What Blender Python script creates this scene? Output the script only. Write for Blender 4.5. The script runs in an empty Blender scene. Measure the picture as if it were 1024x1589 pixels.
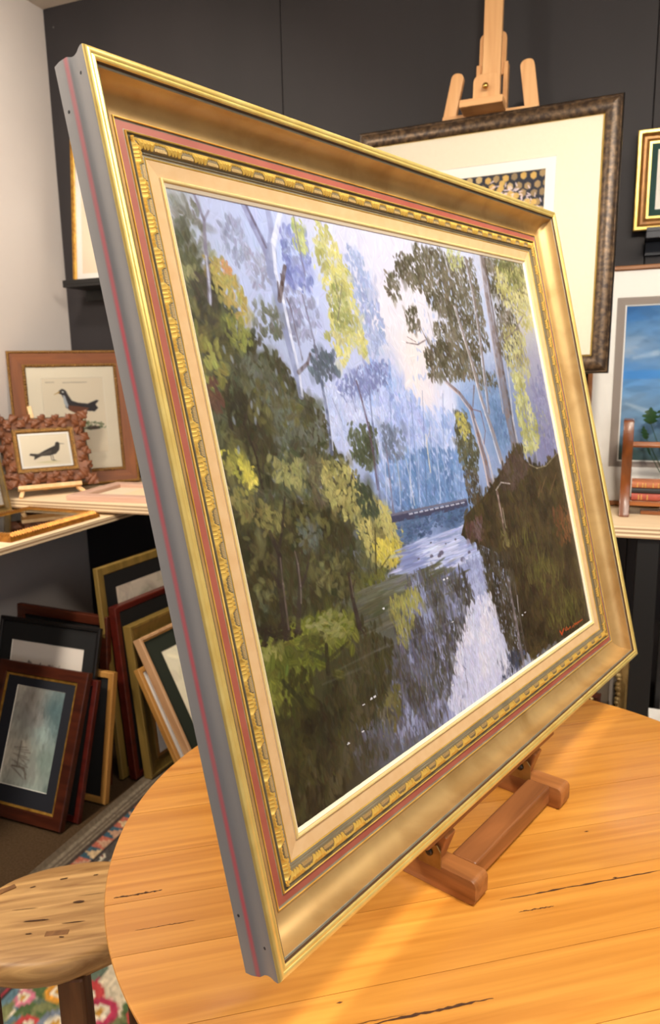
import bpy, bmesh, math, random
import numpy as np
from mathutils import Matrix, Vector

scene = bpy.context.scene
col = scene.collection
rnd = random.Random(7)
R = math.radians

# ------------------------------------------------------------------ camera
# room axes: +X along the dark back wall, +Y towards it, Z up; camera eye at (0, 0, 1.42)
EYE = Vector((0.0, 0.0, 1.42))
PITCH, ROLL, YAW = 0.19203, -0.018854, R(22.0)
FOCAL_PX = 1135.76
fw = Vector((0, math.cos(PITCH), -math.sin(PITCH)))
up0 = Vector((0, math.sin(PITCH), math.cos(PITCH)))
rt0 = Vector((1, 0, 0))
rt = math.cos(ROLL) * rt0 + math.sin(ROLL) * up0
up = -math.sin(ROLL) * rt0 + math.cos(ROLL) * up0
Rz = Matrix.Rotation(YAW, 3, 'Z')
rt, up, fw = Rz @ rt, Rz @ up, Rz @ fw
cam_data = bpy.data.cameras.new('camera')
cam = bpy.data.objects.new('camera', cam_data)
col.objects.link(cam)
cam.matrix_world = Matrix(((rt.x, up.x, -fw.x, EYE.x), (rt.y, up.y, -fw.y, EYE.y), (rt.z, up.z, -fw.z, EYE.z), (0, 0, 0, 1)))
cam_data.sensor_fit = 'HORIZONTAL'
cam_data.sensor_width = 36.0
cam_data.lens = 36.0 * FOCAL_PX / 1024.0
cam_data.clip_start = 0.05
cam_data.dof.use_dof = True
cam_data.dof.focus_distance = 0.88
cam_data.dof.aperture_fstop = 13.0
scene.camera = cam

# ------------------------------------------------------------------ world, lights, exposure
scene.view_settings.view_transform = 'Standard'
scene.view_settings.look = 'None'
scene.view_settings.gamma = 1.0
scene.view_settings.use_curve_mapping = False
scene.view_settings.exposure = 0.5
world = bpy.data.worlds.new('world')
scene.world = world
world.use_nodes = True
world.node_tree.nodes['Background'].inputs[0].default_value = (0.75, 0.86, 1.0, 1)
world.node_tree.nodes['Background'].inputs[1].default_value = 0.4

def area_light(name, loc, target, size, power, color, shape='DISK', size_y=None, spread=180):
    d = bpy.data.lights.new(name, 'AREA')
    d.shape = shape; d.size = size
    if size_y: d.size_y = size_y
    d.energy = power; d.color = color; d.spread = R(spread)
    o = bpy.data.objects.new(name, d); col.objects.link(o)
    o.location = loc
    o.rotation_euler = (Vector(target) - Vector(loc)).to_track_quat('-Z', 'Y').to_euler()
    return o

def spot_light(name, loc, target, power, color, angle=60, blend=0.6, radius=0.05):
    d = bpy.data.lights.new(name, 'SPOT')
    d.energy = power; d.color = color; d.spot_size = R(angle); d.spot_blend = blend; d.shadow_soft_size = radius
    o = bpy.data.objects.new(name, d); col.objects.link(o)
    o.location = loc
    o.rotation_euler = (Vector(target) - Vector(loc)).to_track_quat('-Z', 'Y').to_euler()
    return o

WARM = (1.0, 0.90, 0.76)
# ceiling downlights of the shop and the daylight of the shop window behind the camera
area_light('ceiling_light_table', (0.50, 0.72, 2.90), (0.0, 0.9, 0.7), 0.5, 23, WARM, spread=140)
area_light('ceiling_light_left', (-1.72, 0.05, 2.90), (-1.9, 0.7, 0.9), 0.4, 46, WARM, spread=165)
area_light('ceiling_light_bench', (-1.70, 1.55, 2.90), (-2.38, 2.1, 1.7), 0.3, 15, WARM, spread=150)
area_light('ceiling_light_easel', (0.28, -0.02, 2.90), (-0.15, 2.5, 1.75), 0.22, 7.5, WARM, spread=75)
area_light('ceiling_light_right', (1.3, 0.7, 2.90), (0.6, 2.0, 1.0), 0.5, 17, WARM, spread=140)
area_light('window_daylight', (1.75, -2.55, 1.65), (0.0, 2.0, 1.2), 2.2, 20, (0.90, 0.95, 1.0), 'RECTANGLE', 1.8)

# ------------------------------------------------------------------ helpers
def lin(c):
    c = c / 255.0
    return c / 12.92 if c <= 0.04045 else ((c + 0.055) / 1.055) ** 2.4

def rgb(c):
    return (lin(c[0]), lin(c[1]), lin(c[2]), 1.0)

MATS = {}
def mat(name, c1, c2=None, c3=None, rough=0.5, metal=0.0, scale=(1, 1, 1), n=6.0, detail=4.0, dist=0.0, bump=0.0,
        bdist=0.002, lo=0.3, hi=0.7, spec=0.5, coat=0.0, wave=None, rand=0.0, rot=(0, 0, 0)):
    if name in MATS: return MATS[name]
    m = bpy.data.materials.new(name); m.use_nodes = True
    nt = m.node_tree; b = nt.nodes['Principled BSDF']
    b.inputs['Roughness'].default_value = rough
    b.inputs['Metallic'].default_value = metal
    b.inputs['Specular IOR Level'].default_value = spec
    if coat: b.inputs['Coat Weight'].default_value = coat; b.inputs['Coat Roughness'].default_value = 0.15
    b.inputs['Base Color'].default_value = rgb(c1)
    if c2 is not None or bump:
        tc = nt.nodes.new('ShaderNodeTexCoord'); mp = nt.nodes.new('ShaderNodeMapping')
        mp.inputs['Scale'].default_value = scale
        mp.inputs['Rotation'].default_value = rot
        nt.links.new(tc.outputs['Object'], mp.inputs[0])
        if rand:
            oi = nt.nodes.new('ShaderNodeObjectInfo'); mu = nt.nodes.new('ShaderNodeMath'); mu.operation = 'MULTIPLY'
            mu.inputs[1].default_value = 17.0
            nt.links.new(oi.outputs['Random'], mu.inputs[0]); nt.links.new(mu.outputs[0], mp.inputs['Location'])
        if wave:
            tx = nt.nodes.new('ShaderNodeTexWave'); tx.wave_type = 'BANDS'; tx.bands_direction = wave
            tx.inputs['Scale'].default_value = n; tx.inputs['Distortion'].default_value = dist
            tx.inputs['Detail'].default_value = detail
        else:
            tx = nt.nodes.new('ShaderNodeTexNoise'); tx.inputs['Scale'].default_value = n
            tx.inputs['Detail'].default_value = detail; tx.inputs['Distortion'].default_value = dist
        nt.links.new(mp.outputs[0], tx.inputs['Vector'])
        fac = tx.outputs['Fac']
        if c2 is not None:
            cr = nt.nodes.new('ShaderNodeValToRGB')
            cr.color_ramp.elements[0].position = lo; cr.color_ramp.elements[0].color = rgb(c1)
            cr.color_ramp.elements[1].position = hi; cr.color_ramp.elements[1].color = rgb(c2)
            if c3 is not None:
                e = cr.color_ramp.elements.new((lo + hi) / 2); e.color = rgb(c3)
            nt.links.new(fac, cr.inputs[0])
            out = cr.outputs[0]
            if rand:
                hs = nt.nodes.new('ShaderNodeHueSaturation')
                mr = nt.nodes.new('ShaderNodeMapRange')
                mr.inputs[3].default_value = 1.0 - rand; mr.inputs[4].default_value = 1.0 + rand
                nt.links.new(oi.outputs['Random'], mr.inputs[0]); nt.links.new(mr.outputs[0], hs.inputs['Value'])
                nt.links.new(out, hs.inputs['Color']); out = hs.outputs[0]
            nt.links.new(out, b.inputs['Base Color'])
        if bump:
            bp = nt.nodes.new('ShaderNodeBump'); bp.inputs['Strength'].default_value = bump
            bp.inputs['Distance'].default_value = bdist
            nt.links.new(fac, bp.inputs['Height']); nt.links.new(bp.outputs[0], b.inputs['Normal'])
    MATS[name] = m
    return m

def wood(name, c1, c2, axis='X', rough=0.45, n=3.0, stretch=14.0, coat=0.0, bump=0.08, rand=0.0, rot=(0, 0, 0), detail=6.0, lo=0.3, hi=0.7, dist=0.6):
    s = {'X': (1, stretch, stretch), 'Y': (stretch, 1, stretch), 'Z': (stretch, stretch, 1)}[axis]
    return mat(name, c1, c2, rough=rough, scale=s, n=n, detail=detail, dist=dist, bump=bump, bdist=0.001, coat=coat, rand=rand, rot=rot, lo=lo, hi=hi)

def attr_mat(name, rough=0.5, coat=0.0, spec=0.4):
    if name in MATS: return MATS[name]
    m = bpy.data.materials.new(name); m.use_nodes = True
    nt = m.node_tree; b = nt.nodes['Principled BSDF']
    b.inputs['Roughness'].default_value = rough
    b.inputs['Specular IOR Level'].default_value = spec
    if coat: b.inputs['Coat Weight'].default_value = coat; b.inputs['Coat Roughness'].default_value = 0.25
    a = nt.nodes.new('ShaderNodeAttribute'); a.attribute_name = 'paint'
    nt.links.new(a.outputs['Color'], b.inputs['Base Color'])
    MATS[name] = m
    return m

def glass_mat():
    if 'picture_glass' in MATS: return MATS['picture_glass']
    m = bpy.data.materials.new('picture_glass'); m.use_nodes = True
    nt = m.node_tree; nt.nodes.clear()
    o = nt.nodes.new('ShaderNodeOutputMaterial'); mx = nt.nodes.new('ShaderNodeMixShader')
    t = nt.nodes.new('ShaderNodeBsdfTransparent'); g = nt.nodes.new('ShaderNodeBsdfGlossy'); f = nt.nodes.new('ShaderNodeFresnel')
    g.inputs['Roughness'].default_value = 0.02; f.inputs['IOR'].default_value = 1.45
    nt.links.new(f.outputs[0], mx.inputs[0]); nt.links.new(t.outputs[0], mx.inputs[1]); nt.links.new(g.outputs[0], mx.inputs[2])
    nt.links.new(mx.outputs[0], o.inputs[0])
    MATS['picture_glass'] = m
    return m

class MB:
    def __init__(s): s.v = []; s.f = []; s.m = []
    def add(s, vs, fs, mi=0):
        o = len(s.v); s.v += [tuple(p) for p in vs]
        for f in fs: s.f.append(tuple(i + o for i in f)); s.m.append(mi)
        return s
    def box(s, x0, x1, y0, y1, z0, z1, mi=0, M=None):
        vs = [(x0, y0, z0), (x1, y0, z0), (x1, y1, z0), (x0, y1, z0), (x0, y0, z1), (x1, y0, z1), (x1, y1, z1), (x0, y1, z1)]
        if M is not None: vs = [M @ Vector(p) for p in vs]
        return s.add(vs, [(3, 2, 1, 0), (4, 5, 6, 7), (0, 1, 5, 4), (1, 2, 6, 5), (2, 3, 7, 6), (3, 0, 4, 7)], mi)
    def bar(s, p0, p1, w, t, side=(1, 0, 0), mi=0, w1=None, t1=None):
        p0, p1 = Vector(p0), Vector(p1); d = (p1 - p0).normalized()
        sx = Vector(side); sx = (sx - d * sx.dot(d)).normalized(); sy = d.cross(sx)
        w1 = w if w1 is None else w1; t1 = t if t1 is None else t1
        vs = [p0 + sx * a * w / 2 + sy * b * t / 2 for a, b in ((-1, -1), (1, -1), (1, 1), (-1, 1))] + \
             [p1 + sx * a * w1 / 2 + sy * b * t1 / 2 for a, b in ((-1, -1), (1, -1), (1, 1), (-1, 1))]
        return s.add(vs, [(3, 2, 1, 0), (4, 5, 6, 7), (0, 1, 5, 4), (1, 2, 6, 5), (2, 3, 7, 6), (3, 0, 4, 7)], mi)
    def prism(s, poly, d0, d1, fn, mi=0):
        n = len(poly)
        vs = [fn(x, y, d0) for x, y in poly] + [fn(x, y, d1) for x, y in poly]
        return s.add(vs, [tuple(range(n - 1, -1, -1)), tuple(range(n, 2 * n))] + [(i, (i + 1) % n, n + (i + 1) % n, n + i) for i in range(n)], mi)
    def tube(s, p0, p1, r0, r1=None, n=12, mi=0, cap=True):
        p0, p1 = Vector(p0), Vector(p1); r1 = r0 if r1 is None else r1
        d = (p1 - p0).normalized(); a = d.orthogonal().normalized(); b = d.cross(a)
        vs = []
        for p, r in ((p0, r0), (p1, r1)):
            for i in range(n):
                t = 2 * math.pi * i / n; vs.append(p + a * math.cos(t) * r + b * math.sin(t) * r)
        fs = [(i, (i + 1) % n, n + (i + 1) % n, n + i) for i in range(n)]
        if cap: fs += [tuple(range(n - 1, -1, -1)), tuple(range(n, 2 * n))]
        return s.add(vs, fs, mi)
    def lathe(s, prof, c=(0, 0, 0), n=24, mi=0, sx=1.0, sy=1.0, rot=0.0, wob=None):
        vs = []
        for k, (r, z) in enumerate(prof):
            for i in range(n):
                t = 2 * math.pi * i / n; w = 1.0 if wob is None else wob(t, k)
                x, y = r * math.cos(t) * sx * w, r * math.sin(t) * sy * w
                vs.append((c[0] + x * math.cos(rot) - y * math.sin(rot), c[1] + x * math.sin(rot) + y * math.cos(rot), c[2] + z))
        fs = []
        for k in range(len(prof) - 1):
            for i in range(n): fs.append((k * n + i, k * n + (i + 1) % n, (k + 1) * n + (i + 1) % n, (k + 1) * n + i))
        fs += [tuple(range(n - 1, -1, -1)), tuple(range((len(prof) - 1) * n, len(prof) * n))]
        return s.add(vs, fs, mi)
    def mesh(s, name, mats, bevel=0.0, seg=2, smooth=None, fix=True):
        me = bpy.data.meshes.new(name)
        me.from_pydata(s.v, [], s.f)
        for m in (mats if isinstance(mats, (list, tuple)) else [mats]): me.materials.append(m)
        me.polygons.foreach_set('material_index', s.m)
        if fix or bevel:
            bm = bmesh.new(); bm.from_mesh(me)
            bmesh.ops.recalc_face_normals(bm, faces=bm.faces[:])
            if bevel:
                bmesh.ops.bevel(bm, geom=bm.edges[:], offset=bevel, segments=seg, affect='EDGES', profile=0.5, clamp_overlap=True)
            bm.to_mesh(me); bm.free()
        if smooth is not None:
            me.polygons.foreach_set('use_smooth', [True] * len(me.polygons))
            me.set_sharp_from_angle(angle=R(smooth))
        me.update()
        return me
    def build(s, name, mats, parent=None, **kw):
        return link(name, s.mesh(name, mats, **kw), parent)

def link(name, me, parent=None):
    o = bpy.data.objects.new(name, me); col.objects.link(o)
    if parent is not None: o.parent = parent
    return o

def tag(o, label=None, cat=None, group=None, kind=None):
    if label: o['label'] = label
    if cat: o['category'] = cat
    if group: o['group'] = group
    if kind: o['kind'] = kind
    return o

def empty(name, M=None, loc=None):
    o = bpy.data.objects.new(name, None); col.objects.link(o)
    o.empty_display_size = 0.05
    if M is not None: o.matrix_world = M
    if loc is not None: o.location = loc
    return o

def frame_matrix(base, phi, lean):
    # local x along the width, y up the picture, z out of its face
    d = Vector((math.sin(phi), math.cos(phi), 0)); nh = Vector((math.cos(phi), -math.sin(phi), 0))
    u = Vector((0, 0, math.cos(lean))) - nh * math.sin(lean)
    n = nh * math.cos(lean) + Vector((0, 0, math.sin(lean)))
    return Matrix(((d.x, u.x, n.x, base[0]), (d.y, u.y, n.y, base[1]), (d.z, u.z, n.z, base[2]), (0, 0, 0, 1)))

def rail_pts(side, W, H, s, z):
    # both ends of one profile line of a mitred rail
    if side == 0: return (s, s, z), (W - s, s, z)            # bottom
    if side == 1: return (W - s, s, z), (W - s, H - s, z)    # right
    if side == 2: return (W - s, H - s, z), (s, H - s, z)    # top
    return (s, H - s, z), (s, s, z)                          # left

def mitred_rail(W, H, side, prof, closed=True):
    # prof: list of (s, z, material of the segment that starts here)
    mb = MB(); n = len(prof); vs = []
    for s, z, m in prof:
        a, b = rail_pts(side, W, H, s, z); vs += [a, b]
    fs = []; ms = []
    for i in range(n if closed else n - 1):
        j = (i + 1) % n
        fs.append((2 * i, 2 * i + 1, 2 * j + 1, 2 * j)); ms.append(prof[i][2])
    mb.v = vs; mb.f = fs; mb.m = ms
    if closed:
        mb.f.append(tuple(2 * i for i in range(n))); mb.m.append(prof[0][2])
        mb.f.append(tuple(2 * i + 1 for i in range(n - 1, -1, -1))); mb.m.append(prof[0][2])
    return mb

def ring(W, H, s0, s1, z, t=0.0015, mats=None):
    # window mount: a flat ring with a bevelled, pale cut edge
    mb = MB()
    def rect(s, zz): return [(s, s, zz), (W - s, s, zz), (W - s, H - s, zz), (s, H - s, zz)]
    vs = rect(s0, z) + rect(s1, z) + rect(s1 + t, z - t) + rect(s0, z - t)
    fs = []; ms = []
    for k, mi in ((0, 0), (1, 1), (2, 0)):
        for i in range(4):
            j = (i + 1) % 4
            fs.append((4 * k + i, 4 * k + j, 4 * (k + 1) + j, 4 * (k + 1) + i)); ms.append(mi)
    for i in range(4):
        j = (i + 1) % 4; fs.append((12 + i, 12 + j, j, i)); ms.append(0)
    mb.v = vs; mb.f = fs; mb.m = ms
    return mb

# ------------------------------------------------------------------ painted pictures: brush marks laid into a colour grid
class Ras:
    def __init__(s, w, h, bg=(255, 255, 255)):
        s.w, s.h = w, h
        s.a = np.empty((h, w, 3), np.float32); s.a[:] = bg
        s.z = np.zeros((h, w), np.float32)
        s.rg = np.random.default_rng(5)
    def _box(s, x0, x1, y0, y1):
        return max(0, int(x0)), min(s.w, int(x1) + 2), max(0, int(y0)), min(s.h, int(y1) + 2)
    def dab(s, x, y, rx, ry, ang, c, op=1.0, k=2.5, bristle=0.0):
        r = max(rx, ry) + 1.5
        a, b, e, f = s._box(x - r, x + r, y - r, y + r)
        if a >= b or e >= f: return
        yy, xx = np.mgrid[e:f, a:b].astype(np.float32); xx -= x; yy -= y
        ca, sa = math.cos(ang), math.sin(ang)
        u = xx * ca + yy * sa; v = -xx * sa + yy * ca
        d = (u / rx) ** 2 + (v / ry) ** 2
        m = np.clip((1 - d) * k, 0, 1) * op
        colr = np.array(c, np.float32)
        if bristle:
            ph = s.rg.uniform(0, 6.28)
            st = (np.sin(v * 2.1 + ph) + np.sin(v * 1.13 + 2 * ph)) * bristle
            cc = colr[None, None, :] * (1 + st[..., None])
            s.z[e:f, a:b] = s.z[e:f, a:b] * (1 - m) + m * (0.5 + 3.0 * st + 0.4 * s.rg.uniform(-1, 1))
        else: cc = colr[None, None, :]
        s.a[e:f, a:b] = s.a[e:f, a:b] * (1 - m[..., None]) + cc * m[..., None]
    def line(s, pts, w0, w1, c, op=1.0, rough=0.0):
        n = len(pts) - 1
        for i in range(n):
            (x0, y0), (x1, y1) = pts[i], pts[i + 1]
            wa = w0 + (w1 - w0) * i / n; wb = w0 + (w1 - w0) * (i + 1) / n; mw = max(wa, wb)
            a, b, e, f = s._box(min(x0, x1) - mw, max(x0, x1) + mw, min(y0, y1) - mw, max(y0, y1) + mw)
            if a >= b or e >= f: continue
            yy, xx = np.mgrid[e:f, a:b].astype(np.float32)
            dx, dy = x1 - x0, y1 - y0; L = dx * dx + dy * dy + 1e-9
            t = np.clip(((xx - x0) * dx + (yy - y0) * dy) / L, 0, 1)
            d = np.hypot(xx - x0 - t * dx, yy - y0 - t * dy)
            m = np.clip((wa + (wb - wa) * t) / 2 - d + 0.5, 0, 1) * op
            if rough: m = m * (1 - rough * s.noise(xx, yy * .6, 3.5))
            s.a[e:f, a:b] = s.a[e:f, a:b] * (1 - m[..., None]) + np.array(c, np.float32) * m[..., None]
    def inside(s, P, xx, yy):
        r = np.zeros(xx.shape, bool); n = len(P)
        for i in range(n):
            (x0, y0), (x1, y1) = P[i], P[(i + 1) % n]
            if y0 == y1: continue
            c = ((y0 > yy) != (y1 > yy)) & (xx < (x1 - x0) * (yy - y0) / (y1 - y0) + x0)
            r ^= c
        return r
    def poly(s, P, c, op=1.0):
        P = np.array(P); a, b, e, f = s._box(P[:, 0].min() - 1, P[:, 0].max() + 1, P[:, 1].min() - 1, P[:, 1].max() + 1)
        if a >= b or e >= f: return
        m = np.zeros((f - e, b - a), np.float32)
        for ox, oy in ((.25, .25), (.75, .25), (.25, .75), (.75, .75)):
            yy, xx = np.mgrid[e:f, a:b].astype(np.float32)
            m += s.inside(P, xx + ox, yy + oy) * 0.25
        m *= op
        s.a[e:f, a:b] = s.a[e:f, a:b] * (1 - m[..., None]) + np.array(c, np.float32) * m[..., None]
    def noise(s, X, Y, sc):
        # smooth patchy value noise in 0..1
        if not hasattr(s, 'lat'): s.lat = np.random.default_rng(3).random((64, 64))
        x, y = X / sc, Y / sc; xi, yi = np.floor(x).astype(int), np.floor(y).astype(int); fx, fy = x - xi, y - yi
        fx = fx * fx * (3 - 2 * fx); fy = fy * fy * (3 - 2 * fy); L = lambda a, b: s.lat[b % 64, a % 64]
        return (L(xi, yi) * (1 - fx) + L(xi + 1, yi) * fx) * (1 - fy) + (L(xi, yi + 1) * (1 - fx) + L(xi + 1, yi + 1) * fx) * fy
    def scatter(s, P, cols, size, dens=2.2, ang=1.57, spread=0.5, asp=0.5, op=0.8, jit=0.035, bristle=0.05, k=1.7, fine=0.62):
        P = np.array(P, float); x0, y0 = P.min(0); x1, y1 = P.max(0); size0 = size; size = size * fine
        area = 0.5 * abs(np.dot(P[:, 0], np.roll(P[:, 1], 1)) - np.dot(P[:, 1], np.roll(P[:, 0], 1)))
        n = int(dens * area / (math.pi * size * size * asp)) + 1
        X = s.rg.uniform(x0, x1, 6 * n); Y = s.rg.uniform(y0, y1, 6 * n)
        I = np.nonzero(s.inside(P, X + s.rg.normal(0, size * .7, X.shape), Y + s.rg.normal(0, size * .7, X.shape)))[0][:n]
        pal = np.array(sorted(cols, key=lambda c: c[0] * .3 + c[1] * .6 + c[2] * .1), float)
        off = s.rg.uniform(0, 900, 2)
        N = s.noise(X + off[0], Y + off[1], size0 * 2.6) * .6 + s.noise(X * 1.0 + off[1], Y * .8, size0 * 1.1) * .4
        N = np.clip((N - .5) * 1.7 + .5 + s.rg.normal(0, .16, N.shape), 0, .999)
        for i in I:
            f = N[i] * (len(pal) - 1); j = int(f); f -= j
            c = pal[j] * (1 - f) + pal[min(j + 1, len(pal) - 1)] * f
            c = np.clip(c * (1 + s.rg.normal(0, jit)) + s.rg.normal(0, 2, 3), 0, 255)
            z = size * s.rg.uniform(0.6, 1.5)
            s.dab(X[i], Y[i], z, z * asp * s.rg.uniform(0.7, 1.3), ang + s.rg.normal(0, spread), c, op, k, bristle)
    def idw(s, pts, pw=3.0, step=4):
        yy, xx = np.mgrid[0:s.h:step, 0:s.w:step].astype(np.float32)
        num = np.zeros(xx.shape + (3,), np.float32); den = np.zeros(xx.shape, np.float32)
        for x, y, c in pts:
            w = 1.0 / ((xx - x) ** 2 + (yy - y) ** 2 + 60.0) ** (pw / 2)
            num += w[..., None] * np.array(c, np.float32); den += w
        g = num / den[..., None]
        s.a[:] = np.repeat(np.repeat(g, step, 0), step, 1)[:s.h, :s.w]

def art_grid(name, ras, x0, x1, y0, y1, z, material, parent, relief=0.0, gain=(1, 1, 1)):
    w, h = ras.w, ras.h
    X, Y = np.meshgrid(np.linspace(x0, x1, w), np.linspace(y1, y0, h))
    co = np.empty((h * w, 3), np.float32)
    co[:, 0] = X.ravel(); co[:, 1] = Y.ravel(); co[:, 2] = z + relief * np.clip(ras.z.ravel(), -1.0, 1.0)
    i = np.arange((h - 1) * (w - 1)); r = i // (w - 1); c = i % (w - 1); v = r * w + c
    quad = np.stack([v, v + w, v + w + 1, v + 1], 1).astype(np.int32)
    me = bpy.data.meshes.new(name)
    me.vertices.add(h * w); me.vertices.foreach_set('co', co.ravel())
    nf = len(quad)
    me.loops.add(nf * 4); me.loops.foreach_set('vertex_index', quad.ravel())
    me.polygons.add(nf); me.polygons.foreach_set('loop_start', np.arange(0, nf * 4, 4, dtype=np.int32))
    me.update(calc_edges=True)
    me.polygons.foreach_set('use_smooth', np.ones(nf, bool))
    a = np.clip(ras.a, 0, 255).reshape(-1, 3) / 255.0
    a = np.where(a <= 0.04045, a / 12.92, ((a + 0.055) / 1.055) ** 2.4)
    rgba = np.ones((h * w, 4), np.float32); rgba[:, :3] = np.clip(a * np.array(gain), 0, 1)
    ca = me.color_attributes.new('paint', 'FLOAT_COLOR', 'POINT'); ca.data.foreach_set('color', rgba.ravel())
    me.materials.append(material)
    return link(name, me, parent)
# ------------------------------------------------------------------ the setting
XL, XR, YB, YF, ZC = -2.38, 3.3, 2.755, -2.9, 2.936
white_wall = mat('white_wall_paint', (214, 205, 200), (222, 214, 209), rough=0.9, n=2.0, spec=0.2)
ceil_m = mat('ceiling_paint', (205, 196, 186), (212, 204, 194), rough=0.9, n=2.0, spec=0.2)
charcoal = mat('charcoal_wall_panel', (39, 36, 38), (45, 41, 43), rough=0.62, n=5.0, scale=(1, 1, 0.3), bump=0.03, spec=0.35)
floor_m = mat('brown_grey_carpet', (64, 48, 30), (80, 62, 44), rough=0.95, n=160, detail=3, bump=0.4, bdist=0.003, spec=0.1)

def struct(name, mb, m, label=None, **kw):
    o = mb.build(name, m, **kw); tag(o, label=label, kind='structure'); return o

struct('floor', MB().box(XL, XR, YF, YB, -0.06, 0.0), floor_m)
struct('ceiling', MB().box(XL, XR, YF, YB, ZC, ZC + 0.06), ceil_m)
struct('wall_left', MB().box(XL - 0.08, XL, YF, YB + 0.08, -0.06, ZC + 0.06), white_wall)
struct('wall_right', MB().box(XR, XR + 0.08, YF, YB + 0.08, -0.06, ZC + 0.06), white_wall)
wb = struct('wall_back', MB().box(XL, XR, YB + 0.014, YB + 0.08, -0.06, ZC + 0.06), mat('wall_joint_black', (14, 13, 14), rough=0.9))
seams = [XL, -1.275, 0.03, 1.25, 2.47, XR]
for a, b in zip(seams[:-1], seams[1:]):
    MB().box(a + 0.001, b - 0.001, YB, YB + 0.014, 0.0, ZC).build('panel', charcoal, wb, bevel=0.0015, seg=1)
sc_m = mat('screw_steel', (120, 118, 116), rough=0.4, metal=0.8)
MB().tube((-2.33, YB - 0.001, 2.86), (-2.33, YB + 0.001, 2.86), 0.004, n=10).build('screw', sc_m, wb)
# shop window wall behind the camera
wf = MB()
wx0, wx1, wz0, wz1 = 0.55, 2.95, 0.7, 2.6
wf.box(XL, wx0, YF - 0.08, YF, -0.06, ZC).box(wx1, XR, YF - 0.08, YF, -0.06, ZC)
wf.box(wx0, wx1, YF - 0.08, YF, -0.06, wz0).box(wx0, wx1, YF - 0.08, YF, wz1, ZC)
struct('wall_front', wf, white_wall)
win = tag(empty('window_1', loc=(0, 0, 0)), kind='structure')
fr_m = mat('window_frame_white', (225, 225, 222), rough=0.4)
for a, b, c, d in ((wx0, wx1, wz0, wz0 + .05), (wx0, wx1, wz1 - .05, wz1), (wx0, wx0 + .05, wz0, wz1), (wx1 - .05, wx1, wz0, wz1), (1.72, 1.78, wz0, wz1)):
    MB().box(a, b, YF - 0.06, YF - 0.01, c, d).build('window_bar', fr_m, win)
for a, b in ((wx0 + .05, 1.72), (1.78, wx1 - .05)):
    MB().box(a, b, YF - 0.04, YF - 0.036, wz0 + .05, wz1 - .05).build('pane', glass_mat(), win)

# ------------------------------------------------------------------ plywood benches
ply_top = wood('plywood_face', (222, 196, 158), (236, 214, 180), 'X', rough=0.55, n=2.0, stretch=18, bump=0.03)
ply_edge = mat('plywood_edge_layers', (168, 136, 104), (236, 214, 178), rough=0.6, n=26.0, wave='Z', dist=0.4, detail=2, scale=(0.3, 0.3, 1), lo=0.35, hi=0.65)
black_paint = mat('black_painted_timber', (9, 9, 10), (13, 12, 13), rough=0.5, n=4)

def slab(poly, z0, z1):
    n = len(poly); mb = MB()
    mb.add([(x, y, z0) for x, y in poly] + [(x, y, z1) for x, y in poly], [tuple(range(n - 1, -1, -1)), tuple(range(n, 2 * n))], 0)
    mb.add([(x, y, z0) for x, y in poly] + [(x, y, z1) for x, y in poly], [(i, (i + 1) % n, n + (i + 1) % n, n + i) for i in range(n)], 1)
    return mb

bb = tag(empty('display_bench', loc=(0.0, 2.5, 0.0)), 'long plywood display bench running along the dark back wall', 'bench')
def at_bb(mb): mb.v = [(x, y - 2.5, z) for x, y, z in mb.v]; return mb
at_bb(slab([(XL + .002, 2.13), (-1.6, 2.165), (0.0, 2.28), (1.6, 2.36), (1.6, YB - .002), (XL + .002, YB - .002)], 0.916, 0.95)).build('worktop', [ply_top, ply_edge], bb)
for x in (0.083, -0.9, 1.5):
    at_bb(MB().box(x - 0.031, x + 0.031, 2.30 if x > -.5 else 2.4, 2.362 if x > -.5 else 2.46, 0.001, 0.916)).build('post', black_paint, bb, bevel=0.002)
at_bb(MB().box(-1.2, 1.6, YB - .05, YB - .003, 0.84, 0.916)).build('bearer', black_paint, bb)

lb = tag(empty('side_bench', loc=(-2.0, 1.6, 0.0)), 'lower plywood bench against the white wall under the gilt frame', 'bench')
def at_lb(mb): mb.v = [(x + 2.0, y - 1.6, z) for x, y, z in mb.v]; return mb
at_lb(slab([(XL + .002, 0.9), (-1.745, 0.9), (-1.735, 2.60), (XL + .002, 2.60)], 0.884, 0.905)).build('worktop', [ply_top, ply_edge], lb)
at_lb(MB().box(XL + .003, XL + .05, 0.92, 2.4, 0.80, 0.884)).build('bearer', black_paint, lb)
at_lb(MB().box(-2.36, -1.8, 0.90, 0.94, 0.001, 0.884)).build('end_panel', black_paint, lb)

# picture ledges
led = MB().box(-2.262, -0.95, 2.60, YB - .001, 1.785, 1.797).box(-2.262, -0.95, 2.60, 2.612, 1.797, 1.815).box(-2.262, -0.95, YB - .012, YB - .001, 1.74, 1.785)
tag(led.build('picture_ledge', black_paint, bevel=0.001, seg=1), 'black picture ledge on the wall near the white corner', 'shelf')
led = MB().box(0.03, 1.1, 2.655, YB - .001, 1.812, 1.832).box(0.03, 1.1, 2.655, 2.666, 1.832, 1.845).box(0.03, 1.1, YB - .012, YB - .001, 1.77, 1.812)
tag(led.build('picture_ledge', mat('navy_black_ledge', (30, 32, 44), rough=0.4), bevel=0.001, seg=1), 'dark ledge under the green-mounted gold frame at right', 'shelf')

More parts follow.
